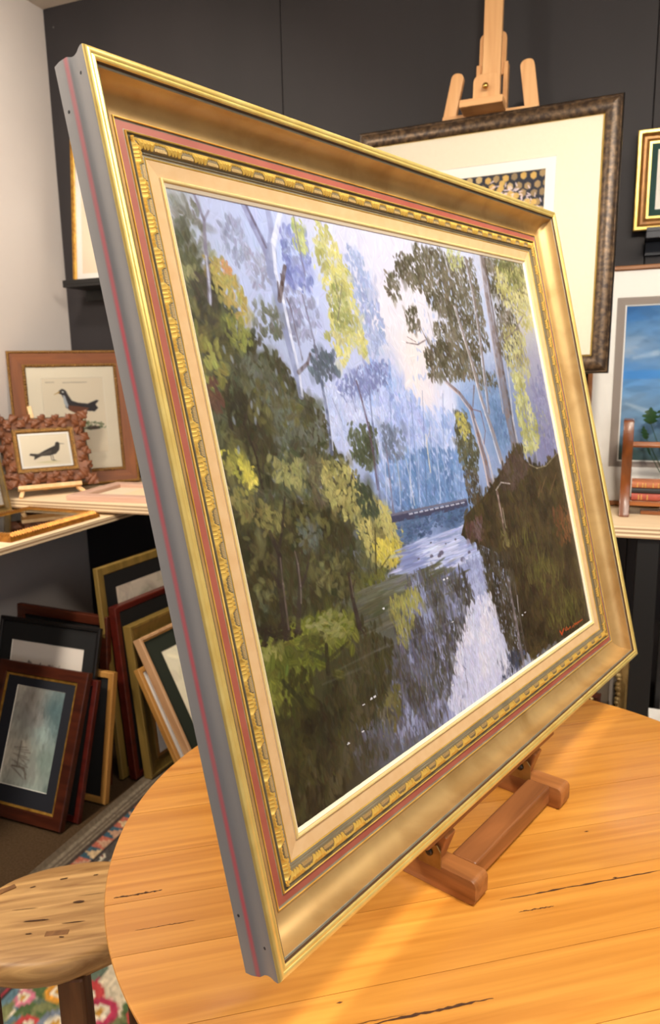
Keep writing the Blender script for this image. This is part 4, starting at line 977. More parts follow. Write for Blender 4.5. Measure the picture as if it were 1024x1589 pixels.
def honey_print(w, h):
    r = Ras(w, h, (46, 50, 62)); p = 13.0; j = 0; y = -4.0
    while y < h + p:
        x = -4.0 + (p * .5 if j % 2 else 0)
        while x < w + p:
            c = [(184, 156, 108), (166, 140, 100), (196, 170, 122), (150, 128, 96), (206, 168, 96)][int(r.rg.integers(5))]
            jx, jy = r.rg.normal(0, .8), r.rg.normal(0, .8); s_ = p * .40
            r.poly([(x + jx + s_ * math.cos(t) * r.rg.uniform(.85, 1.1), y + jy + s_ * math.sin(t) * r.rg.uniform(.85, 1.1)) for t in [i * math.pi / 3 + .5 for i in range(6)]], c)
            x += p
        y += p * .87; j += 1
    for cx, cy, n in ((w * .70, h * .17, 60), (w * .60, h * .20, 50), (w * .84, h * .27, 40), (w * .3, h * .5, 30)):
        for _ in range(n):
            x, y = cx + r.rg.normal(0, 12), cy + r.rg.normal(0, 9); r.dab(x, y, 3.6, 1.0, r.rg.uniform(0, 3), (232, 214, 222), .85, 3)
        for _ in range(n // 8):
            r.dab(cx + r.rg.normal(0, 12), cy + r.rg.normal(0, 9), 4.6, 4.2, 0, (214, 178, 104), .95, 4)
    return r
def blue_print(w, h):
    r = Ras(w, h)
    r.idw([(0, 0, (40, 92, 150)), (w, 0, (36, 96, 160)), (w * .3, h * .1, (70, 130, 190)), (0, h * .14, (84, 130, 176)), (w * .5, h * .2, (150, 180, 206)), (0, h * .26, (176, 186, 200)), (w * .4, h * .3, (120, 134, 150)), (0, h * .36, (70, 130, 196)), (w * .4, h * .38, (64, 120, 186)), (0, h * .45, (92, 150, 206)), (w * .5, h * .46, (84, 140, 200)), (0, h * .6, (130, 160, 190)), (w * .4, h * .62, (150, 186, 220)), (w, h * .6, (120, 160, 200)), (0, h * .75, (110, 150, 190)), (w * .4, h * .8, (120, 160, 204)), (w * .5, h * .93, (44, 62, 50)), (0, h * .95, (40, 58, 46)), (w, h * .95, (44, 60, 52))], 3.4)
    b = r.a.copy()
    for _ in range(1500):
        x, y = r.rg.uniform(0, w), r.rg.uniform(0, h); c = b[int(y), int(x)] * (1 + r.rg.normal(0, .07)); r.dab(x, y, 9, 2.2, r.rg.normal(-.1, .25), c, .6, 2)
    for x0, y0, x1, y1 in ((.04, .33, .13, .30), (.02, .62, .12, .68), (.3, .28, .9, .24)): r.line([(w * x0, h * y0), (w * x1, h * y1)], 1.5, 3.5, (206, 220, 232), .6, .6)
    r.poly([(0, h * .415), (w, h * .40), (w, h * .455), (0, h * .47)], (66, 140, 214), .7)
    return r
def wash_print(w, h, cols, seed=1):
    r = Ras(w, h, cols[0]); r.rg = np.random.default_rng(seed)
    r.scatter([(0, 0), (w, 0), (w, h), (0, h)], cols, 9, dens=1.6, spread=1, op=.6)
    return r

# --- materials
gilt = mat('old_gilt', (206, 158, 70), (150, 104, 40), rough=0.36, metal=0.6, n=60, detail=4, bump=0.2, bdist=.001)
dull_gilt = mat('dull_gilt', (150, 108, 46), (92, 62, 24), rough=.45, metal=.4, n=160, detail=3, bump=.5, bdist=.002)
gilt_l = mat('light_gilt', (238, 208, 122), (220, 182, 90), rough=0.3, metal=0.5, n=40)
oakf = wood('dark_oak_frame', (94, 46, 12), (126, 70, 24), 'X', n=4, stretch=10, rough=.55)
oakv = wood('dark_oak_frame_upright', (94, 46, 12), (126, 70, 24), 'Y', n=4, stretch=10, rough=.55)
mount_cream = mat('cream_mount', (228, 218, 196), (232, 222, 202), rough=0.85, n=200)
mount_white = mat('white_mount', (238, 234, 228), rough=0.85)
mount_black = mat('black_mount', (13, 12, 13), rough=0.85)
mount_navy = mat('navy_mount', (18, 20, 30), rough=0.85)
mount_green = mat('green_mount', (24, 66, 60), rough=0.85)
mount_grey = mat('taupe_mount', (150, 138, 130), rough=0.85)

# lumps of gilt composition ornament along a rail edge
def lump_mesh(name, m, rx, ry, rz):
    return MB().lathe([(.55, 0), (.95, .25), (.9, .55), (.5, .9), (.12, 1.0)], n=7).mesh(name, m, smooth=60), (rx, ry, rz)
def gilt_run(root_rail, W, H, side, s, z, step, m, size):
    mb = MB(); L = (W if side in (0, 2) else H) - 2 * s; n = int(L / step)
    for i in range(n):
        t = s + (i + .5) * L / n
        x, y = {0: (t, s), 1: (W - s, t), 2: (W - t, H - s), 3: (s, H - t)}[side]
        k = rnd.uniform(.7, 1.2)
        mb.lathe([(size * k, 0), (size * .9 * k, size * .5), (size * .4 * k, size * .9)], c=(x + rnd.uniform(-.3, .3) * size, y + rnd.uniform(-.3, .3) * size, z), n=6)
    o = mb.build('gilt_ornament', m, root_rail, smooth=60); o['kind'] = 'stuff'
    return o

# 1. oak and gilt frame with the large bird print, standing across the corner
W, H = .49, .573
prof = [(0, -.022, 0), (0, -.004, 1), (.003, 0, 1), (.009, 0, 1), (.011, -.003, 0), (.056, -.008, 1), (.058, -.003, 1), (.066, -.004, 1), (.070, -.009, 1), (.070, -.022, 0)]
b_art = bird_print(96, 132)
root, rl = framed('framed_bird_print', 'large oak and gilt frame with a dark wading bird print in the corner', 'picture', (-2.300, 2.286, .9525), 44, 10, W, H, prof, [oakf, dull_gilt],
                  mounts=[(I(.066), (.125, .135, .115, .115), mount_cream)], art=b_art, art_ins=(.12, .13, .11, .11), glass=.066)
for s in range(4):
    if s in (1, 3): rl[s].data.materials[0] = oakv
    gilt_run(rl[s], W, H, s, .006, -.001, .009, dull_gilt, .0042); gilt_run(rl[s], W, H, s, .063, -.004, .011, dull_gilt, .0058)

# 2. small carved frame with its gilt slip, on a mini easel
W, H = .339, .286
carved = wood('carved_walnut', (66, 34, 16), (152, 90, 52), 'X', n=8, stretch=2, rough=.5, bump=.3)
Mc = frame_matrix((-2.187, 2.174, 1.043), R(37.5), R(21.7))
cb = Mc @ Vector((-.053, -.051, 0))
prof = [(0.012, -.018, 0), (.012, -.006, 0), (.02, -.002, 0), (.034, -.006, 0), (.052, -.008, 1), (.054, -.002, 1), (.060, -.003, 1), (.066, -.002, 1), (.072, -.008, 1), (.072, -.018, 0)]
s_art = bird_print(110, 76, big=False)
cb.z -= .018 * math.sin(R(21.7)) + .0003
root, rl = framed('framed_tern_print', 'small carved walnut frame with a black tern print on a mini easel', 'picture', cb, 37.5, 21.7, W, H, prof, [carved, dull_gilt],
                  mounts=[(I(.068), I(.079), mount_white)], art=s_art, art_ins=I(.077), glass=.068, rail_name='carved_rail')
leaf = MB()
n = 10
for i in range(n + 1):
    for j in range(5):
        t = i / n; wv = math.sin(math.pi * min(t * 1.05, 1)) ** .7 * .0115; v = (j - 2) / 2
        leaf.v.append((.034 * (t - .5) + .003 * math.sin(6 * v), wv * v * (1 + .25 * math.sin(t * 16)), .010 * math.sin(math.pi * t) * (1 - .55 * v * v) + .004 * t + .003 * math.sin(t * 14)))
for i in range(n):
    for j in range(4): a = i * 5 + j; leaf.f.append((a, a + 1, a + 6, a + 5)); leaf.m.append(0)
leaf_me = leaf.mesh('carved_leaf', carved, smooth=60)
def put_leaf(par, x, y, an, sc):
    o = link('carved_leaf', leaf_me, par); o.location = (x, y, -.006); o.rotation_euler = (rnd.uniform(-.3, .3), rnd.uniform(-.3, .3), an); o.scale = (sc, sc * rnd.uniform(.9, 1.3), 1.1)
for s in range(4):
    L = W if s in (0, 2) else H; k = 13 if s in (0, 2) else 10
    for i in range(k):
        t = (i + .5) * L / k; e = rnd.uniform(.010, .016) + (.022 if i % 2 else 0)
        x, y, an = {0: (t, e, 0), 1: (W - e, t, R(90)), 2: (W - t, H - e, R(180)), 3: (e, H - t, R(270))}[s]
        put_leaf(rl[s], x, y, an + rnd.choice((-1.0, -.6, .6, 1.0)), rnd.uniform(1.15, 1.5))
for i, (x, y) in enumerate(((.006, .006), (W - .006, .006), (W - .006, H - .006), (.006, H - .006))):
    put_leaf(rl[i], x, y, R(45 + 90 * i + 180), 1.7)
for s in range(4): gilt_run(rl[s], W, H, s, .063, -.003, .006, gilt, .0022)
# its easel
cb.z += .018 * math.sin(R(21.7)) + .0003
pale_wood = wood('pale_beech', (214, 170, 116), (232, 196, 146), 'Y', n=4, stretch=10, rough=.5)
me_ = tag(empty('mini_easel', frame_matrix((cb.x, cb.y, .9505), R(37.5), 0)), 'tiny pale beech easel holding the small carved frame', 'easel')
Ml = me_.matrix_world.inverted() @ frame_matrix(cb, R(37.5), R(21.7))
MB().box(.045, .285, -.0165, -.0005, -.022, .012, M=Ml).build('ledge', pale_wood, me_, bevel=.002)
for x, x1 in ((.062, .050), (.268, .292)):
    p = Ml @ Vector((x, -.016, -.010))
    MB().bar((x1, .0022, p.z + .022), (p.x, p.y, p.z), .015, .012, (1, 0, 0)).build('front_leg', pale_wood, me_, bevel=.001, seg=1)
p = Ml @ Vector((.135, .335, -.028))
MB().bar(Ml @ Vector((.165, -.012, -.028)), p, .016, .010, (1, 0, 0)).build('mast', pale_wood, me_, bevel=.002)
MB().bar((.165, .002, p.z + .025), Ml @ Vector((.152, .15, -.034)), .014, .010, (1, 0, 0)).build('rear_leg', pale_wood, me_, bevel=.001, seg=1)
MB().bar(Ml @ Vector((.075, .28, -.030)), Ml @ Vector((.24, .28, -.030)), .012, .008, (0, 1, 0)).build('cross_bar', pale_wood, me_, bevel=.001, seg=1)

# 3. picture at the left picture edge
root, rl = framed('framed_picture', 'bronze-edged framed picture leaning on the white wall at the left edge', 'picture', (-2.205, 1.785, .9085), 7, 11, .325, .47,
                  scoop_prof(.03, .02, (1, 0, 1)), [mat('dark_olive_bronze', (92, 74, 44), (120, 96, 54), rough=.4, metal=.4, n=30), mat('olive_gilt', (150, 120, 66), rough=.4, metal=.5)],
                  mounts=[(I(.028), I(.07), mount_white)], art=wash_print(40, 60, [(150, 150, 150), (170, 170, 172), (128, 128, 132)], 3), art_ins=I(.069), glass=.028)

# 4. gilt frame lying on the side bench
W, H = .425, .33
prof = [(0, -.024, 0), (0, -.016, 0), (.004, -.008, 0), (.010, -.005, 0), (.016, 0, 0), (.026, -.001, 0), (.032, -.006, 1), (.040, -.008, 1), (.044, -.012, 1), (.044, -.024, 0)]
root, rl = framed('gilt_framed_print', 'ribbed gilt frame with a glazed print lying flat on the side bench', 'picture', (-1.768, 1.700, .9295), 0, 90, W, H, prof,
                  [mat('amber_gilt', (176, 118, 42), (132, 84, 28), rough=.35, metal=.55, n=50, bump=.15), mat('pale_inner_gilt', (214, 172, 92), rough=.35, metal=.5)],
                  mounts=[(I(.042), I(.085), mount_white)], art=wash_print(60, 46, [(158, 120, 104), (176, 150, 120), (130, 90, 84), (146, 136, 96)], 5), art_ins=I(.084), glass=.042)
for s in range(4):
    L = W if s in (0, 2) else H; mb = MB(); k = int(L / .011)
    for i in range(k):
        t = (i + .5) * L / k
        if t < .012 or t > L - .012: continue
        for e0, e1, z0, z1 in ((.003, .018, -.0085, .0022),):
            def pt(e, tt, z): return {0: (tt, e, z), 1: (W - e, tt, z), 2: (W - tt, H - e, z), 3: (e, H - tt, z)}[s]
            h_ = .0042
            mb.add([pt(e0, t - h_, z0 - .002), pt(e0, t + h_, z0 - .002), pt(e1, t + h_, z1 - .002), pt(e1, t - h_, z1 - .002), pt(e0 - .0012, t, z0 + .004), pt(e1, t, z1 + .003)], [(0, 1, 4), (3, 5, 2), (0, 4, 5, 3), (1, 2, 5, 4)])
    o = mb.build('ribbing', rl[s].data.materials[0], rl[s]); o['kind'] = 'stuff'

# 5. bare timber frame lying on the back bench, a cream card inside it
raw = wood('raw_pinkish_timber', (190, 150, 130), (208, 172, 152), 'X', n=3, stretch=10, rough=.7)
rawv = wood('raw_pinkish_timber_y', (190, 150, 130), (208, 172, 152), 'Y', n=3, stretch=10, rough=.7)
root, rl = framed('bare_timber_frame', 'unfinished pinkish timber frame lying flat on the back bench', 'frame', (-1.955, 2.168, .9715), 85, 90, .62, .34, flat_prof(.052, .0205, .003), [raw], t=.0185)
for s in (1, 3): rl[s].data.materials[0] = rawv
[c for c in root.children if c.name.startswith('backing')][0].data.materials[0] = mat('pale_card', (222, 206, 178), rough=.8)
MB().box(.19, .56, .06, .285, -.0142, -.0055).build('card', mat('cream_card', (228, 204, 166), rough=.8), bevel=.001, seg=1)
cd = bpy.data.objects['card']; cd.name = 'cream_card'; cd.matrix_world = root.matrix_world.copy(); tag(cd, 'cream card panel lying inside the bare timber frame', 'card')

# 6. gilt frame on the left ledge
root, rl = framed('gilt_picture', 'thin gilt frame with a cream mount on the black ledge near the corner', 'picture', (-2.252, 2.652, 1.7985), 90, 5, .46, .60, scoop_prof(.022, .016, (0, 0, 1)), [gilt, gilt_l],
                  mounts=[(I(.02), I(.045), mount_white), (I(.044), I(.12), mat('buff_mount', (232, 212, 186), rough=.85))], art=wash_print(30, 40, [(190, 176, 150), (170, 150, 120)], 8), art_ins=I(.119), glass=.02)
for s in range(4): gilt_run(rl[s], .46, .60, s, .005, -.001, .006, gilt, .0026)

# 7. bronze frame on the studio easel
bronze_f = mat('mottled_dark_bronze', (52, 38, 28), (116, 92, 66), rough=.38, metal=.35, n=70, detail=6, lo=.4, hi=.75, bump=.15, bdist=.001)
W, H = .81, .786
prof = round_prof(.056, .026, (0, 1)); prof[0] = (0, -.026, 2); prof[1] = (0, -.012, 2)
root, rl = framed('bronze_framed_print', 'dark bronze frame with wide cream mount and honeycomb flower print on the studio easel', 'picture', (-.864, 2.36, 1.394), 92.2, 5.86, W, H, prof, [bronze_f, gilt_l, mat('black_frame_edge', (24, 20, 18), rough=.4)],
                  mounts=[(I(.054), (.178, .19, .178, .15), mount_cream), ((.170, .18, .170, .14), (.208, .22, .208, .182), mount_white)], art=honey_print(190, 170), art_ins=(.207, .219, .207, .181), glass=.054, t=.024)

# 8. gold frame with green mount on the right ledge
prof = [(0, -.024, 1), (0, -.003, 0), (.003, 0, 0), (.010, 0, 0), (.012, -.004, 1), (.020, -.012, 1), (.026, -.012, 2), (.028, -.010, 1), (.034, -.013, 1), (.036, -.010, 0), (.043, -.010, 0), (.045, -.014, 0), (.045, -.024, 1)]
root, rl = framed('gold_framed_picture', 'gold and brown frame with dark green mount on the right-hand ledge', 'picture', (-.010, 2.715, 1.8465), 90, 0, .46, .305, prof,
                  [gilt_l, mat('brown_gilt_scoop', (120, 80, 36), (150, 104, 50), rough=.35, metal=.4, n=40), mat('bronze_bead', (168, 140, 96), rough=.3, metal=.6)],
                  mounts=[(I(.043), I(.062), mount_green), (I(.061), I(.09), mat('ivory_mount', (236, 230, 220), rough=.85))], art=wash_print(30, 20, [(206, 200, 190), (180, 176, 170)], 4), art_ins=I(.089), glass=.043)

# 9. blue seascape leaning behind the book rack
br_oak = wood('brown_oak_strip', (128, 78, 34), (158, 102, 52), 'X', n=4, stretch=10)
root, rl = framed('framed_seascape', 'large blue seascape print in a thin brown frame behind the book rack', 'picture', (-.124, 2.605, .9525), 90, 4.5, 1.0, .782, flat_prof(.015, .02, .004), [br_oak],
                  mounts=[(I(.014), (.078, .128, .078, .100), mount_white), ((.072, .12, .072, .092), (.105, .148, .105, .124), mount_grey), ((.104, .147, .104, .123), (.108, .151, .108, .127), mount_white)], art=blue_print(150, 96), art_ins=(.107, .15, .107, .126), glass=.014)

# 10. pictures stacked on the floor under the side bench
mahog = wood('mahogany_frame', (50, 18, 9), (80, 34, 17), 'X', n=5, stretch=8, rough=.35)
mahog_r = wood('red_mahogany_frame', (60, 14, 9), (84, 24, 15), 'X', n=5, stretch=8, rough=.35)
blk_f = mat('black_frame_lacquer', (20, 18, 18), rough=.35)
oak_l = wood('light_oak_strip', (156, 108, 50), (180, 132, 68), 'Y', n=4, stretch=10)
olive_f = wood('olive_gilt_strip', (104, 84, 38), (134, 108, 54), 'Y', n=4, stretch=10, rough=.4)
pale_f = wood('pale_ash_box', (170, 128, 90), (194, 154, 114), 'Y', n=4, stretch=10, rough=.5)
G1, G2 = 'pictures stacked under the side bench', 'pictures stacked by the bench corner'
framed('framed_print', 'mahogany frame with navy mount and sideways seascape, front of the floor stack', 'picture', (-1.955, 1.588, .0005), 90, 22.9, .377, .493, flat_prof(.046, .024, .006, 0, 1, .008), [mahog, gilt],
       mounts=[(I(.044), (.092, .100, .083, .074), mount_navy)], art=sea_print(80, 128), art_ins=(.091, .099, .082, .073), group=G1, t=.022)
framed('framed_print', 'narrow dark red frame edge just behind the sideways seascape', 'picture', (-1.958, 1.648, .0005), 90, 19.4, .400, .452, flat_prof(.02, .018, .004), [mahog_r], mounts=[(I(.019), I(.08), mount_black)],
       art=wash_print(30, 34, [(90, 90, 90), (70, 70, 74)], 9), art_ins=I(.079), group=G1, t=.016)
framed('framed_print', 'black framed and mounted tree print in the floor stack', 'picture', (-2.038, 1.702, .0005), 90, 17, .439, .601, flat_prof(.014, .016, .004), [blk_f],
       mounts=[(I(.013), (.062, .3, .062, .078), mount_black)], art=tree_print(100, 70), art_ins=(.061, .299, .061, .077), group=G1, t=.014)
framed('framed_print', 'slim light oak frame with black mount in the floor stack', 'picture', (-1.945, 1.765, .0005), 90, 12.7, .400, .441, flat_prof(.022, .022, .004), [oak_l], mounts=[(I(.021), I(.09), mount_black)],
       art=wash_print(30, 34, [(60, 66, 72), (84, 88, 90)], 10), art_ins=I(.089), group=G1, t=.02)
framed('framed_print', 'tall red-brown mahogany frame at the back of the floor stack', 'picture', (-2.028, 1.884, .0005), 92.9, 5.7, .420, .604, flat_prof(.034, .022, .005), [mahog], mounts=[(I(.033), I(.1), mount_black)],
       art=wash_print(30, 44, [(50, 46, 44), (70, 64, 60)], 12), art_ins=I(.099), group=G1, t=.02)
framed('framed_print', 'tall olive-gilt frame with black mount and pale sketch under the bench', 'picture', (-1.580, 1.912, .0065), 6, 3.5, .56, .768, flat_prof(.03, .018, .005), [olive_f], mounts=[(I(.029), I(.085), mount_black)],
       art=wash_print(60, 90, [(206, 194, 176), (190, 178, 160), (160, 146, 130)], 14), art_ins=I(.084), group=G2, t=.016)
framed('framed_print', 'red mahogany frame with black mount leaning against the olive-gilt one', 'picture', (-1.535, 1.927, .0065), 6, 3.7, .54, .631, flat_prof(.022, .03, .005), [mahog_r], mounts=[(I(.021), I(.12), mount_black)],
       art=wash_print(50, 60, [(90, 80, 70), (70, 62, 54)], 15), art_ins=I(.119), group=G2, t=.028)
framed('framed_print', 'broad olive and brown timber frame in the corner stack', 'picture', (-1.484, 1.947, .0065), 6, 5.2, .54, .56, scoop_prof(.07, .034, (0, 0, 1)), [olive_f, oak_l], mounts=[(I(.068), I(.12), mount_white)],
       art=wash_print(50, 50, [(170, 160, 140), (150, 140, 120)], 16), art_ins=I(.119), group=G2, t=.03)
framed('framed_print', 'low honey oak strip frame tucked behind the pale box frame', 'picture', (-1.274, 1.892, .0065), 6, 26.8, .5, .471, flat_prof(.018, .022, .004), [oak_l], mounts=[(I(.017), I(.09), mount_white)],
       art=wash_print(40, 40, [(190, 184, 170), (160, 150, 136)], 17), art_ins=I(.089), group=G2, t=.02)
framed('framed_print', 'pale ash box frame with green mount and cream print in the corner stack', 'picture', (-1.229, 1.914, .0065), 6, 27.2, .5, .578, flat_prof(.020, .033, .008, 0, 1, .006), [pale_f, oak_l],
       mounts=[(I(.018), I(.075), mat('bottle_green_mount', (28, 35, 22), rough=.85))], art=wash_print(50, 60, [(230, 222, 196), (224, 214, 186), (216, 208, 180)], 18), art_ins=I(.074), group=G2, t=.031)

# 11. frames under the right end of the back bench
G3 = 'frames under the right end of the bench'
carv_g = mat('pale_carved_gilt', (196, 168, 112), (160, 128, 78), rough=.45, metal=.3, n=30, bump=.3)
root, rl = framed('carved_gilt_frame', 'pale carved gilt frame with scalloped edge leaning under the bench', 'frame', (-.40, 2.50, .0005), 90, 6, .462, .45, scoop_prof(.04, .03, (0, 0, 0)), [carv_g], group=G3)
for s in range(4): gilt_run(rl[s], .462, .45, s, .036, -.010, .016, carv_g, .010)
framed('framed_picture', 'grey painted frame standing between the gilt and brown frames under the bench', 'frame', (-.46, 2.44, .0005), 90, 6, .47, .40, flat_prof(.012, .02), [mat('grey_frame_paint', (128, 120, 112), rough=.5)], group=G3)
root, rl = framed('carved_timber_frame', 'brown carved timber frame with gilt corner knobs under the bench', 'frame', (-.52, 2.38, .0005), 90, 6, .495, .345, scoop_prof(.05, .03, (0, 0, 0)), [mahog], group=G3)
for s in range(4): gilt_run(rl[s], .495, .345, s, .012, -.002, .03, carv_g, .006)
framed('framed_picture', 'black framed grey picture right of the black bench post', 'picture', (.145, 2.58, .0005), 90, 4, .5, .55, flat_prof(.02, .02), [blk_f], mounts=[(I(.019), I(.06), mount_grey)], art=wash_print(30, 30, [(206, 204, 200), (180, 178, 176)], 20), art_ins=I(.059))
bx = tag(empty('white_box', loc=(.27, 2.44, 0)), 'white cardboard box on the floor under the right end of the bench', 'box')
MB().box(-.14, .2, -.09, .1, .0005, .26).build('carton', mat('white_carton', (232, 228, 224), rough=.8), bx, bevel=.002)
MB().box(-.145, .205, -.095, .105, .222, .272).build('lid', mat('white_carton_lid', (238, 235, 231), rough=.8), bx, bevel=.002)
# ------------------------------------------------------------------ studio easel on the bench
beech = wood('easel_beech', (206, 152, 98), (226, 178, 124), 'Y', n=3, stretch=12, rough=.45)
beech_x = wood('easel_beech_x', (206, 152, 98), (226, 178, 124), 'X', n=3, stretch=12, rough=.45)
E0 = Vector((-.45, 2.350, .957)); EL = R(5.86)
ez = tag(empty('studio_easel', frame_matrix(E0, R(90), EL)), 'tall beech studio easel on the bench behind the bronze frame', 'easel')
def ey(z): return (z - .957) / math.cos(EL)
def ex(a): return a - E0.x
def rounded(x0, x1, y0, y1, r_, top=True, bottom=False):
    P = []
    if bottom:
        for i in range(6): t = math.pi + math.pi / 2 * i / 5; P.append((x0 + r_ + r_ * math.cos(t), y0 + r_ + r_ * math.sin(t)))
        for i in range(6): t = 1.5 * math.pi + math.pi / 2 * i / 5; P.append((x1 - r_ + r_ * math.cos(t), y0 + r_ + r_ * math.sin(t)))
    else: P += [(x0, y0), (x1, y0)]
    for i in range(6): t = math.pi / 2 * i / 5; P.append((x1 - r_ + r_ * math.cos(t), y1 - r_ + r_ * math.sin(t)))
    for i in range(6): t = math.pi / 2 + math.pi / 2 * i / 5; P.append((x0 + r_ + r_ * math.cos(t), y1 - r_ + r_ * math.sin(t)))
    return P
F = lambda a, b, d: (a, b, d)
# local z points out of the picture; members sit behind z = 0
MB().box(ex(-.4725), ex(-.416), ey(1.50), ey(2.72), -.034, -.012).build('mast', beech, ez, bevel=.002)
for x0, x1 in ((-.494, -.480), (-.410, -.396)):
    MB().box(ex(x0), ex(x1), ey(.99), ey(2.352), -.060, -.030).build('guide_rail', beech, ez, bevel=.002)
MB().prism(rounded(ex(-.487), ex(-.404), ey(2.315), ey(2.445), .018, bottom=True), -.050, -.0345, F).build('clamp_block', beech, ez, bevel=.002)
cl = MB().prism(rounded(ex(-.494), ex(-.412), ey(2.215), ey(2.305), .022), -.0115, .012, F).build('top_clamp', beech, ez, bevel=.002)
MB().box(ex(-.526), ex(-.394), ey(2.196), ey(2.218), -.0115, .058).build('clamp_lip', beech_x, cl, bevel=.003)
kn = MB().lathe([(.003, 0), (.003, .010), (.0085, .013), (.0095, .017), (.007, .021), (.002, .0225)], n=14).build('brass_knob', mat('polished_brass', (190, 150, 80), rough=.25, metal=.95), cl, smooth=50)
kn.location = (ex(-.453), ey(2.262), .012)
# splayed legs with rounded tops
def leg_board(xt0, xt1, zt, slope, name='leg'):
    L = ey(zt); w = xt1 - xt0; xb = ex((xt0 + xt1) / 2) + slope * L
    P0 = rounded(-w / 2, w / 2, 0, math.hypot(L, slope * L), w * .42)
    an = math.atan2(slope, 1.0)
    P = [(xb + x * math.cos(an) - y * math.sin(an), x * math.sin(an) + y * math.cos(an)) for x, y in P0]
    m_ = min(y for x, y in P); P = [(x, y - m_) for x, y in P]
    return MB().prism(P, -.052, -.030, F).build(name, beech, ez, bevel=.002, smooth=35)
leg_board(-.571, -.531, 2.335, -.19); leg_board(-.362, -.319, 2.345, .15)
MB().box(ex(-.595), ex(-.30), ey(2.186), ey(2.206), -.0295, -.016).build('cross_bar', beech_x, ez, bevel=.002)
MB().box(ex(-.74), ex(-.19), ey(1.13), ey(1.17), -.0295, -.016).build('cross_bar', beech_x, ez, bevel=.002)
tr = MB().box(ex(-.70), ex(-.21), ey(1.372), ey(1.3945), -.0155, .055).build('tray', beech_x, ez, bevel=.002)
MB().box(ex(-.70), ex(-.21), ey(1.3945), ey(1.402), .046, .055).build('tray_lip', beech_x, tr, bevel=.001, seg=1)
MB().box(ex(-.47), ex(-.418), ey(1.30), ey(1.50), -.034, -.016).build('tray_block', beech, ez, bevel=.002)
inv = ez.matrix_world.inverted()
MB().bar(inv @ Vector((-.445, 2.70, .9515)), inv @ Vector((-.445, 2.535, 2.12)), .05, .02, (1, 0, 0)).build('rear_leg', beech, ez, bevel=.002)

# ------------------------------------------------------------------ book rack, books and plant at the right end of the bench
rk_m = wood('rack_walnut', (86, 42, 14), (128, 70, 28), 'Z', n=6, stretch=6, rough=.35, coat=.2)
rk_x = wood('rack_walnut_x', (128, 70, 28), (168, 102, 50), 'X', n=6, stretch=8, rough=.35, coat=.2)
rk = tag(empty('book_rack', loc=(.0, 2.43, .9505)), 'small walnut book rack with shaped ends and turned rails on the bench', 'rack')
def end_panel(x):
    P = []
    zs = [i / 30 for i in range(31)]
    for t in zs: P.append((.000 + .022 * math.sin(t * math.pi * 2.0 - .4) + .012 * t, t * .300))
    for t in reversed(zs): P.append((.120 - .014 * math.sin(t * math.pi * 2.0) - .02 * t, t * .300))
    return MB().prism(P, x - .004, x + .0265, lambda a, b, d: (d, a, b)).build('end_panel', rk_m, rk, bevel=.003, smooth=40)
end_panel(0.0); end_panel(.364)
for y, z, r_ in ((.03, .221, .0062), (.088, .221, .0062)):
    MB().tube((.0235, y, z), (.3605, y, z), r_, n=12).build('rail', rk_x, rk, smooth=40)
for y in (.022, .070):
    MB().box(.0235, .3605, y, y + .024, .032, .050).build('shelf_rail', rk_x, rk, bevel=.003)
MB().box(.06, .36, .05, .08, .0005, .014).build('foot_rail', rk_x, rk, bevel=.002)
def book(z0, z1, dy, c, label, gold):
    bk = tag(empty('book', loc=(.03, 2.4455 + dy, z0)), label, 'book', 'books lying in the book rack')
    h = z1 - z0; cm = mat('book_cloth_%d_%d_%d' % c, c, tuple(int(v * .85) for v in c), rough=.6, n=80, bump=.1)
    P = []
    for i in range(9): t = math.pi / 2 + math.pi * i / 8; P.append((.004 + .005 * math.cos(t), h / 2 + (h / 2) * math.sin(t)))
    P += [(.084, 0), (.084, .002), (.006, .002), (.006, h - .002), (.084, h - .002), (.084, h)]
    MB().prism([(y, z) for y, z in P], 0, .30, lambda a, b, d: (d, a, b)).build('cover', cm, bk, smooth=40)
    MB().box(.003, .297, .0065, .080, .0022, h - .0022).build('pages', mat('page_block', (226, 210, 178), rough=.9), bk)
    for x in gold:
        MB().box(x, x + .0022, -.0016, -.0009, h * .12, h * .88).build('gilt_band', gilt_l, bk)
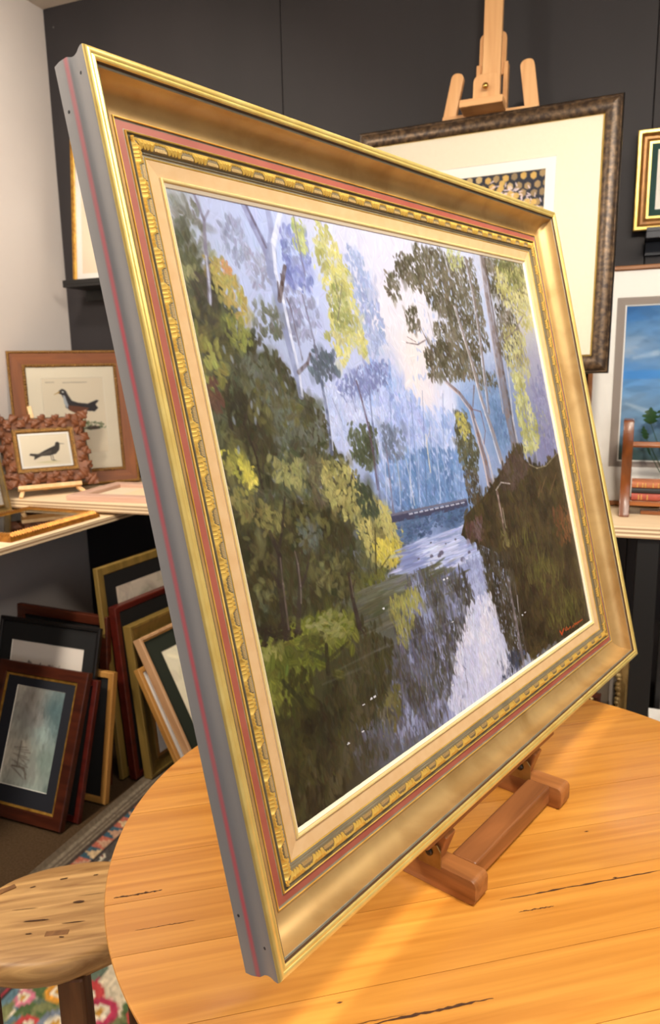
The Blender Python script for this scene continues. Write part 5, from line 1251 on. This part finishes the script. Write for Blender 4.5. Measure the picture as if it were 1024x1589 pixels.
book(1.0010, 1.0225, 0, (172, 78, 62), 'red cloth book lying at the bottom of the book rack', (.02, .028, .045, .085, .12, .128))
book(1.0230, 1.0400, .002, (44, 42, 44), 'thin black book in the middle of the book rack pile', ())
book(1.0405, 1.0590, -.001, (188, 112, 72), 'tan leather book on top of the book rack pile', (.015, .03, .038, .06, .075, .09, .125))
pt = tag(empty('potted_plant', loc=(.14, 2.563, .9505)), 'little potted plant with split dark leaves behind the book rack', 'plant')
MB().lathe([(.018, 0), (.022, .003), (.030, .085), (.032, .09), (.032, .10), (.027, .10), (.026, .088)], n=20).build('pot', mat('white_glazed_pot', (226, 230, 238), rough=.2), pt, smooth=50)
lf_m = mat('dark_leaf_green', (24, 52, 24), (40, 76, 36), rough=.4, n=20)
def leaf_blade(sz):
    mb = MB(); n = 12; 
    for i in range(n + 1):
        t = i / n; w = sz * .55 * math.sin(math.pi * t ** .8) * (1 - .45 * (i % 3 == 1) * (0.2 < t < .9))
        for s in (-1, 0, 1): mb.v.append((w * s, sz * (t - .1), .004 * (1 - abs(s)) + sz * .25 * t * (1 - t) - .003))
    for i in range(n):
        for j in range(2): a = i * 3 + j; mb.f.append((a, a + 1, a + 4, a + 3)); mb.m.append(0)
    return mb
for x, y, z, an, ln, sz in ((-.065, -.004, .285, .5, -1.0, .055), (-.02, .002, .30, -.6, -1.1, .06), (.03, -.003, .262, -1.2, -.9, .06), (-.075, 0, .235, 1.0, -1.2, .045), (.06, 0, .29, -.9, -1.0, .055), (.0, -.006, .225, .2, -1.2, .05), (-.06, 0.0, .185, 1.3, -1.3, .045), (.075, -.002, .21, -1.4, -1.2, .05)):
    st = MB(); p0 = Vector((0, 0, .09)); p1 = Vector((x * .5, y, z * .7)); p2 = Vector((x, y, z))
    st.tube(p0, p1, .0016, .0014, 6).tube(p1, p2, .0014, .0010, 6)
    so = st.build('stem', lf_m, pt, smooth=60)
    lo_ = leaf_blade(sz).build('leaf', lf_m, so, smooth=70)
    lo_.location = p2; lo_.rotation_euler = (ln + 2.4, 0.2 * an, an)
